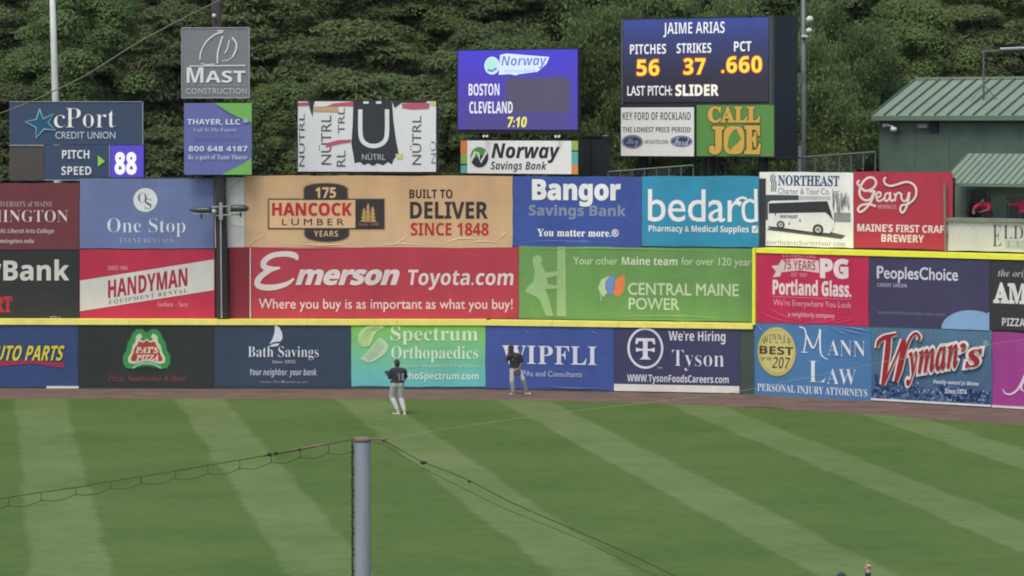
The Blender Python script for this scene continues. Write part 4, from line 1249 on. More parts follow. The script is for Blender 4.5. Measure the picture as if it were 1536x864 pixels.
M_RAIL = mat('pale_railing_steel', (98, 108, 102), 0.5, 0.2, 0.15, 3)


def railing(label, xa, xb, ya, yb, Ya, Yb, n, drop=24):
    A, Bv = at(xa, ya, Ya), at(xb, yb, Yb)
    t = empty('railing', (A.x, A.y, hill_z(A.x, A.y)), label, 'railing')
    MB().tube([A, Bv], 0.036, 8).build('top_rail', M_RAIL, t)
    for k in range(n):
        p = A.lerp(Bv, k / (n - 1))
        MB().tube([(p.x, p.y, hill_z(p.x, p.y)), p], 0.03, 6).build('post', M_RAIL, t)
    w = MB()
    D = (Bv - A).length; h = 1.1
    N_ = int(D / 0.14)
    for k in range(N_):
        for sg in (1, -1):
            p = A.lerp(Bv, k / N_); q = A.lerp(Bv, min(1, max(0, k / N_ + sg * h / D)))
            hh = h if 0 < k / N_ + sg * h / D < 1 else abs((1 if sg > 0 else 0) - k / N_) * D
            w.tube([p, q - Vector((0, 0, hh))], 0.004, 3, False)
    w.build('chain_link_mesh', M_RAIL, t)


railing('grey chain link railing behind the turquoise banner, low under the main scoreboard', 912, 1040, 258, 248, 129.2, 129.6, 8)
railing('short grey railing under the CALL JOE panel', 1052, 1124, 247, 243, 130.2, 130.2, 5)
railing('grey chain link railing climbing to the green building', 1150, 1313, 240, 228, 129.2, 129.9, 10)

# ------------------------------------------------------------------ green building on the right
e = ECD; nb = -NCD                                           # along the front, away from the camera
YB = 130.0
E0 = at(1308, 174.5, YB)                                     # left end of the eave
LN, run, rise = 15.0, 79 / FPX * YB / nb.x, (174.5 - 118) / FPX * YB
E0b = E0 + nb * run + Vector((0, 0, rise))
bld = empty('green_building', (E0.x, E0.y, 0), 'green clubhouse with pale metal roof at the right, behind the red script banner', 'building')
wx = E0 + e * 0.22 + nb * 0.35
for k in range(10):                                           # siding panels
    a = wx + e * (1.45 * k); b = wx + e * (1.45 * (k + 1) - 0.01)
    MB().box(((a + b) / 2).xy.to_3d() + Vector((0, 0, (E0.z - 0.12) / 2)) + nb * 0.05, (b - a).xy.to_3d() / 2, nb * 0.05, (0, 0, (E0.z - 0.12) / 2)).build('siding_panel', M_GREENWALL, bld)
a = wx; MB().box(Vector((a.x, a.y, (E0.z - .12) / 2)) + nb * (run - .3) - e * .06, nb * (run - .3), e * 0.055, (0, 0, (E0.z - .12) / 2)).build('side_wall', M_GREENWALL, bld)
RN = (e.cross(Vector(nb * run + Vector((0, 0, rise))))).normalized()
if RN.z < 0: RN = -RN
SL = nb * run + Vector((0, 0, rise))
pw = 0.54
for k in range(int(LN / pw)):
    a = E0 + e * (pw * k + .012)
    mb = MB(); mb.box(a + e * (pw / 2 - .012) + SL / 2, e * (pw / 2 - .012), SL / 2, RN * 0.02); mb.build('roof_panel', M_GREENROOF, bld)
    MB().box(E0 + e * pw * k + SL / 2 + RN * 0.045, e * 0.022, SL / 2 * 0.998, RN * 0.05).build('roof_seam', M_GREENSEAM, bld)
MB().box(E0b + e * LN / 2 + RN * 0.03, e * LN / 2, nb * 0.14, Vector((0, 0, 0.045))).build('ridge_cap', M_GREENROOF, bld)
MB().box(E0 + e * LN / 2 + nb * -0.04 - Vector((0, 0, 0.07)), e * LN / 2, nb * 0.03, Vector((0, 0, 0.085))).build('gutter', M_FASCIA, bld)
MB().box(E0 + e * LN / 2 + nb * 0.18 - Vector((0, 0, 0.1)), e * LN / 2, nb * 0.17, Vector((0, 0, 0.015))).build('soffit', M_GREENSEAM, bld)
MB().box(E0 + SL / 2 - e * 0.03 - RN * 0.06, e * 0.028, SL / 2, RN * 0.1).build('verge_board', M_FASCIA, bld)
bk = MB(); bk.add([E0b, E0b + e * LN, E0b + e * LN + nb * run - Vector((0, 0, rise)), E0b + nb * run - Vector((0, 0, rise))], [(0, 1, 2, 3)]); bk.build('rear_roof_slope', M_GREENROOF, bld)

SB = Surf((wx.x, wx.y), (e.x, e.y), 1340)
# things on that wall
a = Vector(SB.at(1337).map([(1337, 190)], 0.0, False)[0])
t = empty('security_camera', a, 'white dome security camera on a wall arm under the eave', 'camera')
MB().tube([a + Vector((-.2, 0, .05)), a + Vector((-.15, -.2, .05)), a + Vector((0.03, -.35, .0))], 0.035, 8).build('camera_arm', M_WHITEPOLE, t, True)
MB().box(a + Vector((-.22, 0, .05)), (0.1, 0, 0), (0, 0.03, 0), (0, 0, 0.06)).build('wall_plate', M_WHITEPOLE, t)
MB().ball(a + Vector((0.05, -.38, -.1)), (0.14, 0.12, 0.1)).build('camera_dome', M_WHITEPOLE, t, True)
a = Vector(SB.map([(1388, 189)], 0.0, False)[0])
t = empty('wall_lamp', a, 'pale rectangular wall lamp beside a dark vent under the eave', 'lamp')
MB().box(a + NCD * .12, e * 0.2, NCD * 0.1, (0, 0, 0.07)).build('lamp_housing', mat('pinkish_lamp', (150, 132, 128), 0.5), t)
MB().box(a + NCD * .03, e * 0.06, NCD * 0.03, (0, 0, 0.1)).build('lamp_bracket', M_GREENSEAM, t)
a = Vector(SB.map([(1402, 190)], 0.0, False)[0])
t = empty('wall_vent', a, 'dark louvred vent next to the pale wall lamp', 'vent')
for k in range(5): MB().box(a + NCD * .06 + Vector((0, 0, -.16 + k * .08)), e * 0.16, NCD * 0.05, (0, 0.01, 0.025)).build('louvre', M_DARKPANEL, t)
MB().box(a + NCD * .015, e * 0.19, NCD * 0.012, (0, 0, 0.22)).build('vent_frame', M_DARKPANEL, t)
# roof mast
q = E0 + SL * 0.62 + e * 4.8
a = at(1475.5, 140, q.y)
t = empty('roof_antenna', a, 'thin grey T shaped antenna mast standing on the metal roof', 'antenna')
b = at(1475.5, 74, q.y); c_ = at(1545, 73, q.y)
MB().tube([a - Vector((0, 0, .35)), b], 0.035, 8).build('mast', M_GREYPOLE, t)
MB().tube([b - Vector((0, 0, .08)), c_], 0.028, 8).build('crossbar', M_GREYPOLE, t)
b2 = at(1500, 73.5, q.y - .03); MB().tube([b2, c_ + Vector((0, -.03, 0.03))], 0.05, 8).build('antenna_element', M_LIGHTTRIM, t)
for dx in (-.5, .5):
    MB().tube([a + Vector((0, -.05, .3)), a + Vector((dx, -0.3, -.28))], 0.02, 6).build('stay', M_GREYPOLE, t)

# ------------------------------------------------------------------ skybox with counter
SW = Surf((S_CD.p - S_CD.n * 2.5), S_CD.e, 1480)             # skybox front wall
SE = Surf((S_CD.p - S_CD.n * 1.1), S_CD.e, 1480)             # eave line
box_ = empty('skybox', Vector(SW.map([(1432, 330)], 0, False)[0]).xy.to_3d(), 'green skybox booth with a shed roof and serving windows above the grey white banner', 'booth')
M_GREENWALL2 = mat('green_booth_siding', (126, 148, 130), 0.6, 0, 0.14, 1.5, 0.08)
LED_Z = float(SW.map([(1480, 329)], 0)[0][2])


def slab(surf, x0, y0, x1, y1, th_, name, m, par, off=0.0): return boxed(surf, x0, y0, x1, y1, th_, name, m, par, off)


slab(SW, 1431, 270, 1452, 345, 0.12, 'wall_panel', M_GREENWALL2, box_)
slab(SW, 1452.2, 270, 1483.8, 286, 0.12, 'wall_panel', M_GREENWALL2, box_)
slab(SW, 1484, 270, 1511, 345, 0.12, 'wall_panel', M_GREENWALL2, box_)
slab(SW, 1511.2, 270, 1560, 296, 0.12, 'wall_panel', M_GREENWALL2, box_)
slab(SW, 1560.2, 270, 1660, 345, 0.12, 'wall_panel', M_GREENWALL2, box_)
slab(SW, 1452.2, 328, 1483.8, 345, 0.12, 'wall_panel', M_GREENWALL2, box_)
slab(SW, 1511.2, 328, 1560, 345, 0.12, 'wall_panel', M_GREENWALL2, box_)
for (a, b, c_, d) in ((1452.2, 286, 1483.8, 328), (1511.2, 296, 1560, 328)):
    wf = mesh('window', [v for v in SW.map([(a, b), (c_, b), (c_, d), (a, d)], -0.10)], [(0, 1, 2, 3)], None, box_)
    bpy.data.objects.remove(wf)
    f = slab(SW, a - 1.3, b - 1.8, c_ + 1.3, b, 0.05, 'window_head', M_FASCIA, box_, 0.03)
    slab(SW, a - 1.3, b, a, d, 0.05, 'window_jamb', M_GREENSEAM, box_, 0.03); slab(SW, c_, b, c_ + 1.3, d, 0.05, 'window_jamb', M_GREENSEAM, box_, 0.03)
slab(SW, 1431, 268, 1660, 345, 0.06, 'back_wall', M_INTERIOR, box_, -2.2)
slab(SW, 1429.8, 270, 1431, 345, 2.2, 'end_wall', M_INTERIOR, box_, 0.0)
slab(SW, 1429.8, 345, 1660, 347.5, 3.4, 'floor_deck', M_GREENSEAM, box_, 1.5)
# eave and sloping roof with ribs
EV = Vector(SE.map([(1411, 275)], 0, False)[0])
run2 = 1.8; SL2 = nb * run2 + Vector((0, 0, 0.98))
RN2 = e.cross(SL2).normalized()
if RN2.z < 0: RN2 = -RN2
for k in range(30):
    MB().box(EV + e * (0.26 * k + 0.13) + SL2 / 2, e * 0.123, SL2 / 2, RN2 * 0.018).build('roof_panel', M_GREENROOF, box_)
    MB().box(EV + e * 0.26 * k + SL2 / 2 + RN2 * 0.02, e * 0.016, SL2 / 2 * .998, RN2 * 0.028).build('roof_rib', M_GREENSEAM, box_)
MB().box(EV + e * 3.9 - nb * 0.03 - Vector((0, 0, 0.04)), e * 3.9, nb * 0.02, (0, 0, 0.05)).build('fascia', M_FASCIA, box_)
MB().box(EV + e * 3.9 + nb * (run2 + .03) + Vector((0, 0, .9)), e * 3.9, nb * 0.02, (0, 0, 0.1)).build('fascia', M_GREENSEAM, box_)
# counter ledge on top of the wall
lp = S_CD.back(UB - 0.1).at(1480)
slab(lp, 1420, 327.5, 1650, 333, 0.45, 'counter_ledge', mat('grey_green_ledge', (124, 132, 122), 0.6), box_, 0.1)
# light on the skybox wall
a = Vector(SW.map([(1534, 280)], 0, False)[0])
t = empty('wall_lamp', a, 'small white lamp under the skybox eave at the right edge', 'lamp')
MB().box(a + NCD * .12, e * 0.12, NCD * 0.08, (0, 0, 0.03)).build('lamp_housing', M_WHITEPOLE, t)
MB().box(a + NCD * .02, e * 0.04, NCD * 0.02, (0, 0, 0.05)).build('lamp_bracket', M_WHITEPOLE, t)
# upright post at the end of the red banner
w0, w1 = S_CD.back(UB).at(1418).map([(1417, 277), (1418.5, 377)], 0.16)
t = empty('steel_post', Vector(w1), 'thin pale post in front of the right end of the red script banner', 'post')
MB().tube([w1, w0], 0.05, 10).build('post_shaft', mat('dull_green_post', (132, 118, 108), 0.6), t)
MB().ball(w0, 0.055).build('post_cap', M_GREENSEAM, t, True)

# ------------------------------------------------------------------ net pole and ropes close to the camera
YP = 22.0
tp = at(543.5, 656, YP)
t = empty('net_pole', (tp.x, YP, 0), 'grey steel net pole with rusty top standing close in the foreground', 'pole')
r_ = 12.6 / FPX * YP
V = []; n = 26
ztop = tp.z
MB().tube([(tp.x, YP, -0.01), (tp.x, YP, ztop - 0.025)], r_, 28, False).build('pole_shaft', M_GALV, t, True)
MB().tube([(tp.x, YP, ztop - 0.03), (tp.x, YP, ztop - 0.005), (tp.x, YP, ztop)], [r_ * 1.015, r_ * 1.02, r_ * 0.9], 28).build('pole_cap', M_RUST, t, True)
mb = MB()
for i in range(170):                                         # laced net edge running down the left side of the pole
    z = ztop - 0.05 - i * 0.034
    if z < 0.1: break
    mb.tube([(tp.x - r_ - 0.012, YP - 0.01, z), (tp.x - r_ - 0.006 + 0.006 * math.sin(i * 1.7), YP - 0.012, z - 0.024)], [0.0085, 0.006], 6)
mb.tube([(tp.x - r_ - 0.012, YP, ztop - 0.02), (tp.x - r_ - 0.012, YP, 0.05)], 0.0045, 6)
mb.build('net_lacing', mat('dark_lacing', (58, 48, 44), 0.9), t)
a = at(556, 659, YP - .02); b = at(579, 658.5, YP - .02)
MB().tube([a, b], 0.0065, 8).build('bracket_arm', M_RUST, t)
MB().tube([at(574, 656, YP), at(577, 663, YP)], 0.012, 8).build('shackle', M_RUST, t)


def rope(name, pts, r, m, Y, parent=None, sm=True, label=None, cat=None, Y1=None):
    P = smooth_path(pts, 5) if sm else pts
    n = len(P)
    W = [at(p[0], p[1], Y + ((Y1 - Y) * i / (n - 1) if Y1 else 0)) for i, p in enumerate(P)]
    mb = MB(); mb.tube(W, r, 6)
    o = mb.build(name, m, parent, True)
    return o


t = empty('net_rope', at(530, 660, YP), 'sagging pair of old net ropes tied together, left of the foreground pole', 'rope')
top = [(531, 659), (492, 666), (450, 674.5), (406, 682), (359, 690), (311, 698), (262, 706.5), (211, 715), (165, 722), (113, 731), (61, 738.5), (12, 746), (-40, 754), (-120, 766)]
rope('top_rope', top, 0.0036, M_ROPE, YP, t)
rope('top_rope', [(492, 665.5), (470, 669.5), (440, 675)], 0.0055, M_RUST, YP - 0.01, t)
rope('top_rope', [(440, 676), (415, 680.5), (395, 684)], 0.0062, M_ROPE, YP - 0.01, t)
bot = [(531, 675), (492, 680), (450, 686), (406, 694), (359, 703), (311, 710.5), (262, 718), (211, 725), (165, 733), (113, 742), (61, 751), (12, 759), (-40, 767)]
low = []
for i in range(len(bot) - 1):
    a, b = bot[i], bot[i + 1]
    low += [a, ((a[0] * .7 + b[0] * .3), (a[1] * .7 + b[1] * .3) + 3.6), ((a[0] * .35 + b[0] * .65), (a[1] * .35 + b[1] * .65) + 3.8)]
rope('lower_rope', low + [bot[-1]], 0.0026, M_ROPE, YP, t)
for k in range(1, 13):
    a = top[k]; b = bot[k]
    rope('tie', [a, (a[0] + 1, (a[1] + b[1]) / 2), b], 0.0026, M_ROPE, YP - .005, t)
for (x, y) in ((404, 681.5), (414, 680), (449, 674)):
    MB().ball(at(x, y, YP - .01), 0.013 if x < 440 else 0.009, 8, 6).build('knot', mat('dark_knot', (50, 50, 38), 0.9) if 'dark_knot' not in bpy.data.materials else bpy.data.materials['dark_knot'], t, True)

t = empty('net_rope', at(577, 662, YP), 'dark net cable falling to the right from the foreground pole', 'rope')
rope('top_rope', [(577, 662), (596, 672), (612, 681), (635, 693), (700, 719), (770, 755), (860, 794), (940, 829), (1020, 868), (1100, 908)], 0.0031, M_ROPE, YP, t)
rope('lower_rope', [(560, 663), (577, 668), (600, 682), (640, 705), (690, 730), (760, 764), (850, 800), (930, 838), (1010, 876)], 0.0018, M_WIREDARK, YP + .1, t)
MB().ball(at(635, 694, YP - .01), (0.022, 0.012, 0.012), 8, 6).build('knot', bpy.data.materials['dark_knot'], t, True)
MB().ball(at(704, 722, YP - .01), (0.012, 0.009, 0.009), 8, 6).build('knot', bpy.data.materials['dark_knot'], t, True)

o = rope('overhead_wire', [(575, 664), (640, 648), (760, 630), (900, 612), (1060, 594), (1130, 583), (1300, 548), (1450, 522), (1560, 506), (1640, 494)], 0.0017, M_ROPEPALE, YP + 4)
tag(o, 'thin pale wire slanting across the grass and the blueberry banner at the right', 'wire')
o = rope('overhead_wire', [(-60, 186), (0, 170), (60, 146), (130, 112), (200, 68), (270, 30), (330, 0), (400, -36)], 0.0052, mat('weathered_wire', (112, 116, 94), 0.8), 30)
tag(o, 'dark overhead wire slanting up across the flagpole at upper left', 'wire')

# ------------------------------------------------------------------ people
SKIN_MATS = {}


def person_mats(key, rgb, rough=0.7):
    k = 'cloth_%s' % key
    return bpy.data.materials.get(k) or mat(k, rgb, rough, 0, 0.06, 9, 0.2, 22)


M_SKIN_D = mat('brown_skin', (112, 78, 62), 0.5, 0, 0.06, 8, 0)
M_SKIN_L = mat('light_skin', (196, 150, 122), 0.5, 0, 0.06, 8, 0)
M_HAIR = mat('dark_hair', (36, 30, 26), 0.6, 0, 0.3, 30, 0.3)


def cone_sphere(mb, p0, r0, p1, r1, flat0=False, flat1=False, n=14):
    p0, p1 = Vector(p0), Vector(p1)
    d = (p1 - p0)
    Ld = d.length; d.normalize()
    rings = []; rad = []
    if not flat0:
        for a in (80, 55, 28): rings.append(p0 - d * r0 * math.sin(math.radians(a))); rad.append(r0 * math.cos(math.radians(a)))
    rings.append(p0); rad.append(r0)
    rings.append(p1); rad.append(r1)
    if not flat1:
        for a in (28, 55, 80): rings.append(p1 + d * r1 * math.sin(math.radians(a))); rad.append(r1 * math.cos(math.radians(a)))
    mb.tube(rings, rad, n)


def blob(name, segs, m, parent, voxel=0.014, smooth_it=2):
    """many tapered limbs fused into one continuous skin"""
    mb = MB()
    for s_ in segs:
        if len(s_) == 2: mb.ball(s_[0], s_[1], 14, 10)
        else: cone_sphere(mb, *s_)
    me = bpy.data.meshes.new('tmp'); me.from_pydata([tuple(v) for v in mb.V], [], mb.F); me.update()
    o = bpy.data.objects.new('tmp', me); COL.objects.link(o)
    md = o.modifiers.new('r', 'REMESH'); md.mode = 'VOXEL'; md.voxel_size = voxel
    if smooth_it:
        ms = o.modifiers.new('s', 'SMOOTH'); ms.iterations = smooth_it; ms.factor = 0.5
    dg = bpy.context.evaluated_depsgraph_get()
    m2 = bpy.data.meshes.new_from_object(o.evaluated_get(dg))
    bpy.data.objects.remove(o); bpy.data.meshes.remove(me)
    m2.name = name
    off = wloc(parent)
    co = np.empty(len(m2.vertices) * 3); m2.vertices.foreach_get('co', co)
    co = co.reshape(-1, 3) - np.array(off); m2.vertices.foreach_set('co', co.ravel())
    m2.materials.clear(); m2.materials.append(m); m2.shade_smooth(); m2.update()
    r = bpy.data.objects.new(name, m2); COL.objects.link(r); r.parent = parent
    return r


def hand_segs(w, d, side, curl=0.35, point=False, k=1.0):
    """palm, four fingers of unequal length and a thumb leaving the side of the palm"""
    d = Vector(d).normalized(); side = Vector(side); side = (side - d * side.dot(d)).normalized()
    nrm = d.cross(side).normalized()
    w = Vector(w); S = []
    for q in (-0.028, -0.01, 0.01, 0.028):
        S.append((w + side * q * .7 * k, 0.015 * k, w + d * 0.085 * k + side * q * k, 0.0135 * k))
    for i, (q, ln) in enumerate(((-0.031, 0.06), (-0.011, 0.078), (0.011, 0.085), (0.031, 0.075))):
        c = 0.0 if (point and i == 3) else (1.7 if point else curl)
        a = w + d * 0.088 * k + side * q * k
        d1 = (d * math.cos(c) + nrm * math.sin(c)); d2 = (d * math.cos(c * 2.1) + nrm * math.sin(c * 2.1))
        b = a + d1 * ln * .55 * k; e_ = b + d2 * ln * .5 * k
        S += [(a, 0.0105 * k, b, 0.0095 * k), (b, 0.0095 * k, e_, 0.008 * k)]
    a = w + d * 0.025 * k + side * 0.032 * k
    b = a + (d * .6 + side * .75 + nrm * .25).normalized() * 0.04 * k
    S += [(a, 0.0135 * k, b, 0.011 * k), (b, 0.011 * k, b + (d * .85 + side * .2 + nrm * .35).normalized() * 0.032 * k, 0.009 * k)]
    return S


def person(label, J, face, skin, jersey, pants, cap, shoes, group, cat='person', build=1.0, handsd=None, point=None, glove=None, short=True, hair=False, number=None, belt=(40, 40, 44)):
    """J: joints as world points"""
    J = {k: Vector(v) for k, v in J.items()}
    face = Vector(face).normalized()
    base = (J['anL'] + J['anR']) / 2; base.z = min(J['toL'].z, J['toR'].z) - 0.03
    t = empty('person', base, label, cat, group)
    side = (J['shR'] - J['shL']).normalized()
    hside = (J['hiR'] - J['hiL']).normalized()
    up = Vector((0, 0, 1)); b = build
    hd = J['head']; nk = J['neck']
    lat = face.cross(up).normalized()
    ch, pe = J['chest'], J['pelvis']
    waist = ch.lerp(pe, .58)
    seg = [(hd + up * 0.015, (0.078, 0.095, 0.105) if abs(face.y) > abs(face.x) else (0.095, 0.078, 0.105)), (hd + up * 0.01, 0.082, hd - up * 0.075 + face * 0.03, 0.052),
           (hd + face * 0.095 - up * 0.01, 0.014, hd + face * 0.1 - up * 0.035, 0.02), (hd + face * .078 - up * .07, (0.03, 0.03, .012)),
           (hd + face * .085 + up * .035, (.05, .02, .012)),
           (hd + lat * .082 - up * .01, (0.015, 0.02, 0.032)), (hd - lat * .082 - up * .01, (0.015, 0.02, 0.032)),
           (hd - up * 0.05 - face * 0.01, 0.058, nk, 0.062),
           (nk, 0.065, ch, 0.11 * b)]
    for sg in (-1, 1):
        seg += [(ch + side * sg * 0.085 * b + up * .06, 0.1 * b, waist + hside * sg * 0.06 * b, 0.095 * b), (waist + hside * sg * 0.06 * b, 0.095 * b, pe + hside * sg * 0.07 * b, 0.105 * b)]
    arms, legs = [], []
    for s_ in 'LR':
        sh, el, ha = J['sh' + s_], J['el' + s_], J['ha' + s_]
        seg += [(nk - up * .04, 0.055, sh, 0.062 * b), (sh, 0.062 * b, el, 0.044 * b), (el, 0.045 * b, el.lerp(ha, .35), 0.043 * b), (el.lerp(ha, .35), 0.043 * b, ha, 0.028)]
        dd = (ha - el).normalized() if not (handsd and s_ in handsd) else Vector(handsd[s_]).normalized()
        sd_ = lat if s_ == 'L' else -lat
        seg += hand_segs(ha, dd, sd_ if abs(sd_.dot(dd)) < .9 else Vector((0, 0, 1)), 0.35, point == s_)
        hi, kn, an, to = J['hi' + s_], J['kn' + s_], J['an' + s_], J['to' + s_]
        seg += [(hi, 0.092 * b, kn, 0.06 * b), (kn, 0.06 * b, kn.lerp(an, .35), 0.058 * b), (kn.lerp(an, .35), 0.058 * b, an, 0.038), (an, 0.04, to, 0.034)]
    blob('body', seg, skin, t, 0.0095, 1)
    # jersey
    js = []
    for sg in (-1, 1):
        js += [(ch + side * sg * 0.085 * b + up * .06, 0.118 * b, waist + hside * sg * 0.062 * b, 0.114 * b, False, False), (waist + hside * sg * 0.062 * b, 0.114 * b, pe + hside * sg * 0.072 * b + up * 0.03, 0.120 * b, False, True)]
    js.append((nk - up * .045, 0.075, ch, 0.125 * b, True, False))
    for s_ in 'LR':
        sh, el, ha = J['sh' + s_], J['el' + s_], J['ha' + s_]
        js += [(nk - up * .05, 0.07, sh, 0.078 * b)]
        if short: js += [(sh, 0.08 * b, sh.lerp(el, .9), 0.072 * b, False, True)]
        else: js += [(sh, 0.078 * b, el, 0.06 * b), (el, 0.06 * b, el.lerp(ha, .9), 0.048, False, True)]
    blob('shirt', js, jersey, t, 0.014, 1)
    # trousers
    ps = []
    for sg in (-1, 1):
        ps += [(pe + hside * sg * 0.068 * b + up * .05, 0.115 * b, pe + hside * sg * 0.075 * b - up * .05, 0.118 * b, True, False)]
    for s_ in 'LR':
        hi, kn, an = J['hi' + s_], J['kn' + s_], J['an' + s_]
        ps += [(hi, 0.112 * b, kn, 0.083 * b), (kn, 0.083 * b, kn.lerp(an, .4), 0.078 * b), (kn.lerp(an, .4), 0.078 * b, an + (kn - an).normalized() * .03, 0.062, False, True)]
    blob('trousers', ps, pants, t, 0.014, 1)
    if belt is not None:
        mb = MB()
        w_ = pe + up * 0.045
        ring_ = [w_ + hside * math.cos(a) * 0.196 * b + up.cross(hside) * math.sin(a) * 0.128 * b for a in np.linspace(0, 2 * math.pi, 25)]
        mb.tube(ring_, 0.017, 6); mb.build('belt', person_mats('belt', belt), t, True)
    # cap or hair
    mb = MB()
    if cap is not None:
        V = []; F = []; nu, nv = 18, 6
        c = hd + up * 0.045
        for i in range(nv + 1):
            a = math.pi / 2 * i / nv
            for k in range(nu):
                f = 2 * math.pi * k / nu
                V.append(c + face * 0.104 * math.sin(a) * math.cos(f) + lat * 0.09 * math.sin(a) * math.sin(f) + up * 0.1 * math.cos(a))
        for i in range(nv):
            for k in range(nu): F.append((i * nu + k, (i + 1) * nu + k, (i + 1) * nu + (k + 1) % nu, i * nu + (k + 1) % nu))
        mb.add(V, F)
        V = []; m_ = 9
        for rr, dz in ((0.095, 0.0), (0.135, 0.004), (0.17, -0.012)):
            for k in range(m_):
                f = math.radians(-55 + 110 * k / (m_ - 1))
                ex = rr if rr < .1 else rr * (0.72 + .28 * math.cos(f) ** .5 if math.cos(f) > 0 else 1)
                V.append(c + face * ex * math.cos(f) + lat * min(.085, 0.1) * math.sin(f) / .82 + up * dz)
        V2 = [v - up * .008 for v in V]
        n_ = len(V)
        F = [(i * m_ + k, i * m_ + k + 1, (i + 1) * m_ + k + 1, (i + 1) * m_ + k) for i in range(2) for k in range(m_ - 1)]
        F += [tuple(x + n_ for x in reversed(f)) for f in F]
        mb.add(V + V2, F)
        mb.ball(c + up * .1, 0.01, 6, 4)
        mb.build('cap', cap, t, True)
    if hair:
        mb2 = MB(); mb2.ball(hd + up * 0.03 - face * 0.018, (0.094, 0.098, 0.098), 16, 10); mb2.build('hair', M_HAIR, t, True)
    elif cap is not None:
        mb2 = MB(); mb2.ball(hd + up * 0.0 - face * 0.026, (0.084, 0.086, 0.078), 16, 10); mb2.build('hair', M_HAIR, t, True)
    for sg in (-1, 1):
        MB().ball(hd + face * 0.083 + lat * sg * 0.032 + up * 0.012, (0.012, 0.012, 0.008), 8, 6).build('eye', M_WHITEPOLE, t, True)
    # shoes
    for s_ in 'LR':
        an, to = J['an' + s_], J['to' + s_]
        d = (to - an); d.z = 0; d.normalize()
        heel = an - d * .045; heel.z = to.z
        blob('shoe', [(heel, 0.044, heel.lerp(to, .5), 0.046), (heel.lerp(to, .5), 0.046, to + d * .05, 0.036), (an - up * .0, 0.05, heel + d * .03, 0.046)], shoes, t, 0.014, 1)
    if glove:
        s_, m_ = glove
        ha = J['ha' + s_]; d = (ha - J['el' + s_]).normalized()
        sd_ = lat
        sg = []
        for i, q in enumerate((-.075, -.03, .02, .065)):
            a = ha + sd_ * q * .6; b_ = ha + d * .1 + sd_ * q; c_ = ha + d * (.2 - .03 * abs(i - 1.5)) + sd_ * q * 1.25 + face * .03
            sg += [(a, .035, b_, .034), (b_, .034, c_, .024)]
        sg += [(ha + sd_ * .05, .03, ha + d * .09 + sd_ * .13, .03), (ha + sd_ * .06, .03, ha + d * .08 + sd_ * -.02, .035)]
        blob('glove', sg, m_, t, 0.012, 1)
    if number:
        txt, col_, where = number
        V2, F2 = text2d(txt, 'X', 0.01)
        lo, hi_ = V2.min(0), V2.max(0)
        c = ch.lerp(pe, .28) + (-face if where == 'back' else face) * 0.135 * b
        nn = -face if where == 'back' else face
        rt = side if side.dot(Vector((1, 0, 0))) > 0 else -side
        hgt = 0.24 if where == 'back' else 0.07
        V3 = []
        for x, y in V2:
            fx = ((x - lo[0]) / (hi_[0] - lo[0]) - .5) * hgt * 1.0; fy = ((y - lo[1]) / (hi_[1] - lo[1]) - .5) * hgt
            V3.append(c + rt * fx + up * fy - nn * (abs(fx) * .12) + nn * .035)
        mesh('number' if where == 'back' else 'chest_emblem', V3, F2, person_mats('num_%s' % where, col_), t)
    return t


def Jp(Y, d):
    return {k: at(v[0], v[1], Y + (v[2] if len(v) > 2 else 0)) for k, v in d.items()}


M_JB = person_mats('navy_jersey', (30, 34, 44))
M_JB2 = person_mats('black_jersey', (34, 36, 38))
M_PT = person_mats('grey_trousers', (172, 170, 170))
M_CAP = person_mats('dark_cap', (34, 40, 44))
M_SHOE = person_mats('pale_shoe', (176, 180, 150), 0.6)
M_GLOVE = person_mats('dark_glove', (40, 52, 60))

GP = 'outfielders chasing the ball'
Y1 = CH * FPX / (622 - HZ)
person('outfielder seen from behind on the grass before the green Spectrum banner, navy jersey',
       Jp(Y1, dict(head=(595.5, 545.5, -.02), neck=(596, 554), chest=(597, 560), pelvis=(596, 575), shL=(588, 556.5, .05), shR=(606, 556.5, -.02), elL=(584.5, 567, .08), haL=(583, 562, .22),
                   elR=(608, 567.5, .05), haR=(602, 570.5, .3), hiL=(591.5, 576, .0), hiR=(600.5, 576), knL=(587.8, 596, .12), anL=(597, 616.5, -.12), toL=(591.5, 620.3, -.02), knR=(601.5, 597, .1), anR=(607, 618, -.16), toR=(606, 622, .0))),
       (-0.55, 0.83, 0.05), M_SKIN_D, M_JB, M_PT, M_CAP, M_SHOE, GP, glove=('L', M_GLOVE), number=('18', (120, 122, 140), 'back'), build=1.16)
Y2 = CH * FPX / (592 - HZ)
person('outfielder in black jersey on the warning track before the blue WIPFLI banner, hand raised',
       Jp(Y2, dict(head=(767, 523.2, -.05), neck=(769.5, 531, 0), chest=(771.5, 536.5), pelvis=(773, 553), shL=(764.5, 533.5, -.02), shR=(779.5, 533.5), elL=(759.5, 541, -.14), haL=(763.5, 527.5, -.3),
                   elR=(783, 544), haR=(778, 555.5, -.15), hiL=(769, 554), hiR=(777.2, 554), knL=(768, 572, -.1), anL=(770, 588.8, 0), toL=(767, 591.3, -.12), knR=(784.5, 569, -.12), anR=(790, 587.3, .1), toR=(794, 590.4, .04))),
       (-0.35, -0.9, 0.22), M_SKIN_D, M_JB2, M_PT, person_mats('black_cap', (44, 36, 36)), M_SHOE, GP, glove=('R', person_mats('black_glove', (40, 38, 36))), number=('P', (150, 96, 70), 'chest'))

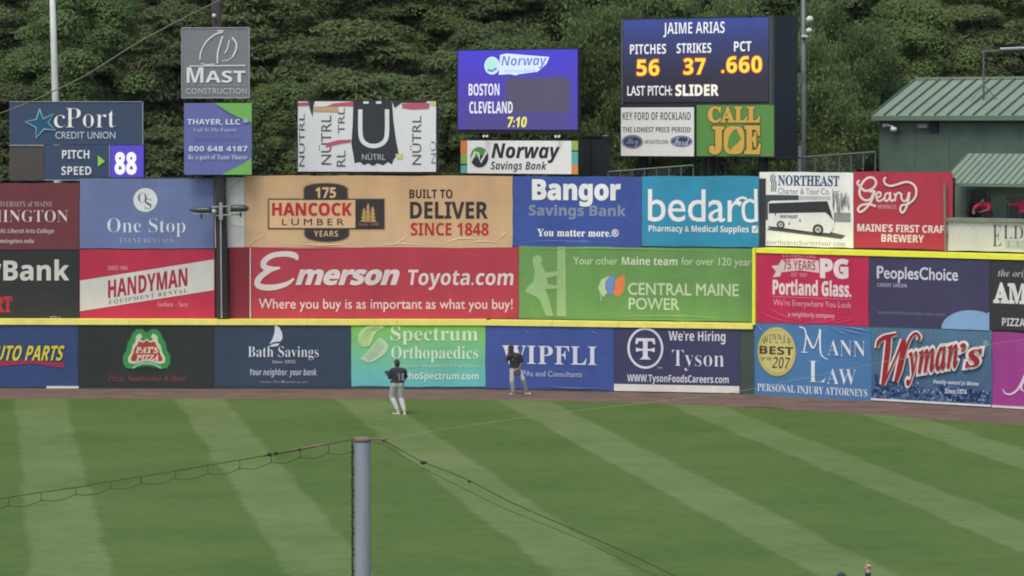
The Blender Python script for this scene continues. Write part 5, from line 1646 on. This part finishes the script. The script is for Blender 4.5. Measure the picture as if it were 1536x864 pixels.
# pitcher pointing up, mostly below the frame, standing on the mound
YM = 57.7
mc = Vector((at(1266, 870, YM).x, YM, 0))
V = [mc + Vector((0, 0, 0.25))]; nr, nu = 8, 32
for i in range(1, nr + 1):
    r = 2.75 * i / nr; z = 0.006 + 0.244 * (1 - max(0, (r - .5) / 2.25)) if r > .5 else 0.25
    for k in range(nu): V.append(mc + Vector((r * math.cos(2 * math.pi * k / nu), r * math.sin(2 * math.pi * k / nu), z)))
F = [(0, 1 + k, 1 + (k + 1) % nu) for k in range(nu)] + [(1 + i * nu + k, 1 + (i + 1) * nu + k, 1 + (i + 1) * nu + (k + 1) % nu, 1 + i * nu + (k + 1) % nu) for i in range(nr - 1) for k in range(nu)]
o = mesh('pitchers_mound', V, F, M_DIRT, smooth=True); o['kind'] = 'structure'
hx_ = at(1262, 868, YM).x; z0 = 0.25


def L(x, y, z): return Vector((hx_ + x, YM + y, z0 + z))


person('pitcher at the bottom edge of the frame pointing skyward with a raised bare hand',
       dict(head=L(0, 0, 1.585), neck=L(0, 0, 1.47), chest=L(.01, 0, 1.32), pelvis=L(0, .02, .96), shL=L(-.19, 0, 1.42), shR=L(.2, 0, 1.43), elL=L(-.3, .02, 1.14), haL=L(-.2, -.2, 1.0),
            elR=L(.42, .0, 1.42), haR=at(1302.3, 855.5, YM), hiL=L(-.1, 0, .92), hiR=L(.1, 0, .92), knL=L(-.13, .06, .5), anL=L(-.14, 0, .1), toL=L(-.15, .13, .045), knR=L(.13, .05, .5), anR=L(.15, 0, .1), toR=L(.17, .13, .045)),
       (0.1, 0.98, 0.15), M_SKIN_L, M_JB2, M_PT, M_CAP, M_SHOE, 'players in the infield', handsd={'R': (.05, -.05, 1)}, point='R', glove=('L', M_GLOVE), short=False)

# spectators at the skybox counter
SQ = Surf((S_CD.p - S_CD.n * 1.45), S_CD.e, 1480)
FLZ = float(SW.map([(1490, 345)], 0)[0][2])


def spectator(label, px, inside, headpy, shirt, armL=None, armR=None, lean=0.0, cap=None, hair=True, skin=M_SKIN_D, pt=None):
    surf = Surf((S_CD.p - S_CD.n * (2.75 if inside else 1.75)), S_CD.e, px)
    hp = Vector(surf.map([(px, headpy)], 0, False)[0])
    H = hp.z - FLZ                                            # head centre above the deck
    k = H / 1.6
    f = NCD

    def P(a, b, z): return Vector((hp.x, hp.y, FLZ)) + ECD * a + f * b + Vector((0, 0, z * k))
    J = dict(head=P(0, lean, 1.6), neck=P(0, lean * .85, 1.47), chest=P(0, lean * .6, 1.32), pelvis=P(0, 0, .96), shL=P(-.2, lean * .8, 1.42), shR=P(.2, lean * .8, 1.42),
             elL=P(-.3, .12 + lean, 1.16), haL=P(-.16, .34 + lean, 1.06), elR=P(.3, .12 + lean, 1.16), haR=P(.16, .34 + lean, 1.06), hiL=P(-.1, 0, .92), hiR=P(.1, 0, .92),
             knL=P(-.12, .03, .5), anL=P(-.12, 0, .1), toL=P(-.12, .13, .045), knR=P(.12, .03, .5), anR=P(.12, 0, .1), toR=P(.12, .13, .045))
    if armL: J['elL'], J['haL'] = armL(P)
    person(label, J, f, skin, shirt, pt or person_mats('dark_trousers', (50, 52, 60)), cap, person_mats('dark_shoe', (40, 40, 40)), 'spectators in the skybox', hair=hair, belt=None)


spectator('spectator in a bright red shirt leaning on the skybox counter below the left window', 1481, False, 302, person_mats('red_shirt', (176, 26, 58)), lean=0.28)
spectator('spectator in a dark red shirt standing inside the left skybox window', 1464, True, 303, person_mats('dark_red_shirt', (112, 34, 46)))
spectator('spectator in a red shirt at the right edge raising an arm with a pale band', 1536, False, 301, person_mats('red_shirt', (176, 26, 58)),
          armL=lambda P: (P(-.42, .12, 1.36), P(-.62, .14, 1.62)))

# ------------------------------------------------------------------ trees
def leaf_mat(name, c_dark, c_light, rough=0.65):
    m, N_, L_, B_ = new_mat(name)
    a = N_.new('ShaderNodeAttribute'); a.attribute_name = 'tint'
    oi = N_.new('ShaderNodeObjectInfo')
    mx = N_.new('ShaderNodeMix'); mx.data_type = 'RGBA'
    c_dark, c_light = np.array(c_dark), np.array(c_light); mx.inputs[6].default_value = (*(c_dark * .88 + c_light * .12), 1); mx.inputs[7].default_value = (*(c_light * .85 + c_dark * .15), 1)
    L_.new(a.outputs['Fac'], mx.inputs[0])
    hs = N_.new('ShaderNodeHueSaturation')
    mr = N_.new('ShaderNodeMapRange'); mr.inputs['To Min'].default_value = 0.8; mr.inputs['To Max'].default_value = 1.25
    L_.new(oi.outputs['Random'], mr.inputs['Value']); L_.new(mr.outputs[0], hs.inputs['Value'])
    mr2 = N_.new('ShaderNodeMapRange'); mr2.inputs['To Min'].default_value = 0.485; mr2.inputs['To Max'].default_value = 0.515
    mm = N_.new('ShaderNodeMath'); mm.operation = 'FRACT'; m3 = N_.new('ShaderNodeMath'); m3.operation = 'MULTIPLY'; m3.inputs[1].default_value = 7.31
    L_.new(oi.outputs['Random'], m3.inputs[0]); L_.new(m3.outputs[0], mm.inputs[0]); L_.new(mm.outputs[0], mr2.inputs['Value']); L_.new(mr2.outputs[0], hs.inputs['Hue'])
    L_.new(mx.outputs[2], hs.inputs['Color']); L_.new(hs.outputs[0], B_.inputs['Base Color'])
    B_.inputs['Roughness'].default_value = rough; B_.inputs['Specular IOR Level'].default_value = 0.25
    tr = N_.new('ShaderNodeBsdfTranslucent'); L_.new(hs.outputs[0], tr.inputs['Color'])
    ms = N_.new('ShaderNodeMixShader'); ms.inputs[0].default_value = 0.42
    out = N_['Material Output']
    L_.new(B_.outputs[0], ms.inputs[1]); L_.new(tr.outputs[0], ms.inputs[2]); L_.new(ms.outputs[0], out.inputs['Surface'])
    return m


M_BARK = mat('grey_brown_bark', (74, 66, 56), 0.9, 0, 0.35, 4, 0.6, 12, (1, 1, 0.2))
M_PINE = leaf_mat('olive_pine_needles', (0.092, 0.126, 0.050), (0.146, 0.176, 0.066))
M_LEAF = leaf_mat('green_leaves', (0.096, 0.148, 0.047), (0.154, 0.214, 0.068))
M_WILLOW = leaf_mat('light_green_leaves', (0.098, 0.156, 0.050), (0.160, 0.226, 0.074))


def crown_mesh(name, kind, seed, m):
    R_ = np.random.default_rng(seed)
    C = []; S = []; TI = []; N3 = []; A = []
    if kind == 'pine':
        nc = 150
        for _ in range(nc):
            h = R_.uniform(0.12, 1.0); rad = 2.7 * (1.05 - h) ** .75 + .35
            a = R_.uniform(0, 2 * np.pi); r = rad * R_.uniform(.45, 1.0)
            c = np.array([r * np.cos(a), r * np.sin(a), h * 9.0]); sz = np.array([R_.uniform(.6, 1.15), R_.uniform(.6, 1.15), R_.uniform(.18, .34)])
            n = 560; p = R_.normal(size=(n, 3)); p /= np.linalg.norm(p, axis=1)[:, None]; p *= R_.uniform(.35, 1.0, (n, 1)) ** .5
            q = c + p * sz - np.array([0, 0, 1]) * (np.linalg.norm(p[:, :2], axis=1) ** 2 * .22)[:, None]
            C.append(q); S.append(np.full(n, R_.uniform(.04, .066))); TI.append(np.clip(R_.uniform(0, 1) * .7 + R_.uniform(0, .3, n), 0, 1))
            nn = R_.normal(size=(n, 3)) * .38 + np.array([0, -0.0, .55]) + p * .7; N3.append(nn); A.append(np.full(n, 2.1))
    elif kind == 'leaf':
        nc = 150
        for _ in range(nc):
            d = R_.normal(size=3); d /= np.linalg.norm(d); rr = R_.uniform(.45, 1.0)
            c = np.array([d[0] * 2.6, d[1] * 2.6, d[2] * 3.7 + 5.2]) * np.array([rr, rr, 1]) + np.array([0, 0, 0])
            if c[2] < 1.2: c[2] = 1.2 + R_.uniform(0, 1)
            sz = R_.uniform(.45, .95); n = 560
            p = R_.normal(size=(n, 3)); p /= np.linalg.norm(p, axis=1)[:, None]; p[:, 2] = np.where(p[:, 2] < -.3, -p[:, 2], p[:, 2]); p *= R_.uniform(.5, 1.0, (n, 1)) ** .4
            C.append(c + p * np.array([sz, sz, sz * .75])); S.append(np.full(n, R_.uniform(.036, .058)))
            TI.append(np.clip(R_.uniform(0, 1) * .7 + R_.uniform(0, .3, n), 0, 1)); N3.append(p + R_.normal(size=(n, 3)) * .32 + np.array([0, 0, .3])); A.append(np.full(n, 1.3))
    else:                                                    # upswept narrow sprays
        nc = 150
        for _ in range(nc):
            a = R_.uniform(0, 2 * np.pi); h = R_.uniform(.0, 1); rad = 2.1 * np.sin(np.pi * (0.15 + .8 * h)) ** .7 * R_.uniform(.5, 1)
            c = np.array([rad * np.cos(a), rad * np.sin(a), .9 + h * 8.6]); n = 520; Ls = R_.uniform(.8, 1.6)
            t_ = R_.uniform(-.5, .5, n); p = R_.normal(size=(n, 3)) * np.array([.2, .2, .08])
            out = np.array([np.cos(a), np.sin(a), 0])
            q = c + np.outer(t_ * Ls, np.array([0, 0, 1])) + np.outer(t_ * Ls * .35, out) + p
            C.append(q); S.append(np.full(n, R_.uniform(.032, .052))); TI.append(np.clip(R_.uniform(0, 1) * .7 + R_.uniform(0, .3, n), 0, 1))
            N3.append(R_.normal(size=(n, 3)) * .6 + out); A.append(np.full(n, 1.7))
    C = np.concatenate(C); S = np.concatenate(S); TI = np.concatenate(TI); N3 = np.concatenate(N3); A = np.concatenate(A)
    N3 /= np.linalg.norm(N3, axis=1)[:, None]
    rnd = R_.normal(size=N3.shape)
    if kind == 'willow': rnd = rnd * .4 + np.array([0, 0, 1.2])
    U = np.cross(N3, rnd); U /= np.linalg.norm(U, axis=1)[:, None]; Wv = np.cross(N3, U)
    if kind == 'willow': U, Wv = Wv, U
    n = len(C)
    s_ = (S * R_.uniform(.6, 1.3, n))[:, None]
    V = np.empty((n, 4, 3))
    V[:, 0] = C - U * s_ * A[:, None]; V[:, 1] = C - Wv * s_ * .62; V[:, 2] = C + U * s_ * A[:, None]; V[:, 3] = C + Wv * s_ * .62
    me = bpy.data.meshes.new(name)
    me.vertices.add(4 * n); me.vertices.foreach_set('co', V.ravel())
    me.loops.add(4 * n); me.loops.foreach_set('vertex_index', np.arange(4 * n, dtype=np.int32))
    me.polygons.add(n); me.polygons.foreach_set('loop_start', np.arange(0, 4 * n, 4, dtype=np.int32)); me.polygons.foreach_set('loop_total', np.full(n, 4, dtype=np.int32))
    at_ = me.attributes.new('tint', 'FLOAT', 'POINT'); at_.data.foreach_set('value', np.repeat(TI, 4).astype(np.float32))
    me.materials.append(m); me.update(); me.validate()
    return me


def trunk_mesh(name, kind, seed):
    R_ = random.Random(seed); mb = MB()
    H = {'pine': 8.6, 'leaf': 6.8, 'willow': 7.5}[kind]
    pts = [Vector((R_.uniform(-.12, .12) * k, R_.uniform(-.12, .12) * k, -.6 + (H + .6) * k / 6)) for k in range(7)]
    mb.tube(pts, [0.24, .2, .17, .14, .1, .07, .03], 10)
    for k in range(14):
        h = R_.uniform(.22, .92); p = pts[0].lerp(pts[-1], h); a = R_.uniform(0, 6.28)
        ln = R_.uniform(1.2, 2.3) * (1.15 - h); dz = {'pine': .12, 'leaf': .8, 'willow': 1.3}[kind]
        q = p + Vector((math.cos(a) * ln, math.sin(a) * ln, dz * ln * .7))
        mb.tube([p, p.lerp(q, .5) + Vector((0, 0, .1)), q], [.07, .045, .02], 6)
    me = bpy.data.meshes.new(name); me.from_pydata([tuple(v) for v in mb.V], [], mb.F); me.materials.append(M_BARK); me.shade_smooth(); me.update()
    return me


KINDS = {}
for kind, mm in (('pine', M_PINE), ('leaf', M_LEAF), ('willow', M_WILLOW)):
    KINDS[kind] = [(crown_mesh('crown', kind, 10 + i, mm), trunk_mesh('trunk', kind, i)) for i in range(3 if kind != 'willow' else 2)]

MARKS = [(-110, 'beyond the left edge of the pitch speed board'), (0, 'behind the left end of the pitch speed board'), (110, 'behind the flagpole'), (235, 'between the pitch speed board and the grey square sign'),
         (330, 'behind the grey square sign'), (420, 'in the gap left of the white drinks billboard'), (510, 'above the left half of the white drinks billboard'), (610, 'above the right half of the white drinks billboard'),
         (690, 'at the left edge of the purple video board'), (780, 'above the middle of the purple video board'), (890, 'between the purple and the main scoreboard'), (985, 'behind the left half of the main scoreboard'),
         (1090, 'behind the right half of the main scoreboard'), (1190, 'at the horn speaker pole'), (1260, 'between the horn speaker pole and the green building'), (1345, 'above the left end of the green roof'),
         (1440, 'above the roof antenna'), (1540, 'at the far right above the green roof'), (1640, 'beyond the right edge of the green roof')]
ROWS = [(136.5, 'first row', 1.0), (145, 'second row', 1.0), (156, 'third row', 1.05), (169, 'fourth row', 1.1), (186, 'topmost row', 1.15)]
DESC = {'pine': 'olive evergreen', 'leaf': 'leafy tree', 'willow': 'upswept tree'}
used = set()
tr = random.Random(21)
for ri, (Y, rname, sc_) in enumerate(ROWS):
    for mi, (px, mname) in enumerate(MARKS):
        x = px + tr.uniform(-22, 22) + (45 if ri % 2 else 0)
        y = Y + tr.uniform(-1.5, 1.5)
        X = (x - CX) / FPX * y
        if px < 800: kind = 'pine' if tr.random() < .82 else 'leaf'
        elif px < 1150: kind = 'leaf' if tr.random() < .7 else 'willow'
        elif px < 1330: kind = 'willow' if ri < 2 else 'leaf'
        else: kind = 'leaf' if tr.random() < .75 else 'pine'
        if px > 1300 and ri == 0: continue                   # the green building stands there
        if px > 1300 and ri == 1: y += 4
        cm, tm = tr.choice(KINDS[kind])
        s_ = sc_ * tr.uniform(.95, 1.25)
        o = empty('pine_tree' if kind == 'pine' else 'leafy_tree', (X, y, hill_z(X, y) - .1), '%s in the %s, %s' % (DESC[kind], rname, mname), 'tree', 'trees on the hillside behind the wall')
        o.rotation_euler = (0, 0, tr.uniform(0, 6.28)); o.scale = (s_ * tr.uniform(.95, 1.25), s_ * tr.uniform(.95, 1.25), s_ * tr.uniform(.9, 1.12))
        for nme, me_ in (('crown', cm), ('trunk', tm)):
            c_ = bpy.data.objects.new(nme, me_); COL.objects.link(c_); c_.parent = o
        assert o['label'] not in used; used.add(o['label'])

# ------------------------------------------------------------------ thin scattering volume added over the whole place to lift dark tones
mh = bpy.data.materials.new('tone_lift_haze'); mh.use_nodes = True
nh = mh.node_tree.nodes; nh.remove(nh['Principled BSDF'])
pv = nh.new('ShaderNodeVolumePrincipled'); pv.inputs['Color'].default_value = (0.92, 0.96, 1.0, 1); pv.inputs['Density'].default_value = 0.00005
mh.node_tree.links.new(pv.outputs[0], nh['Material Output'].inputs['Volume'])
hz = MB().abox(-720, 720, -100, 1420, -1.2, 62).build('added_haze', mh)
hz['kind'] = 'stuff'
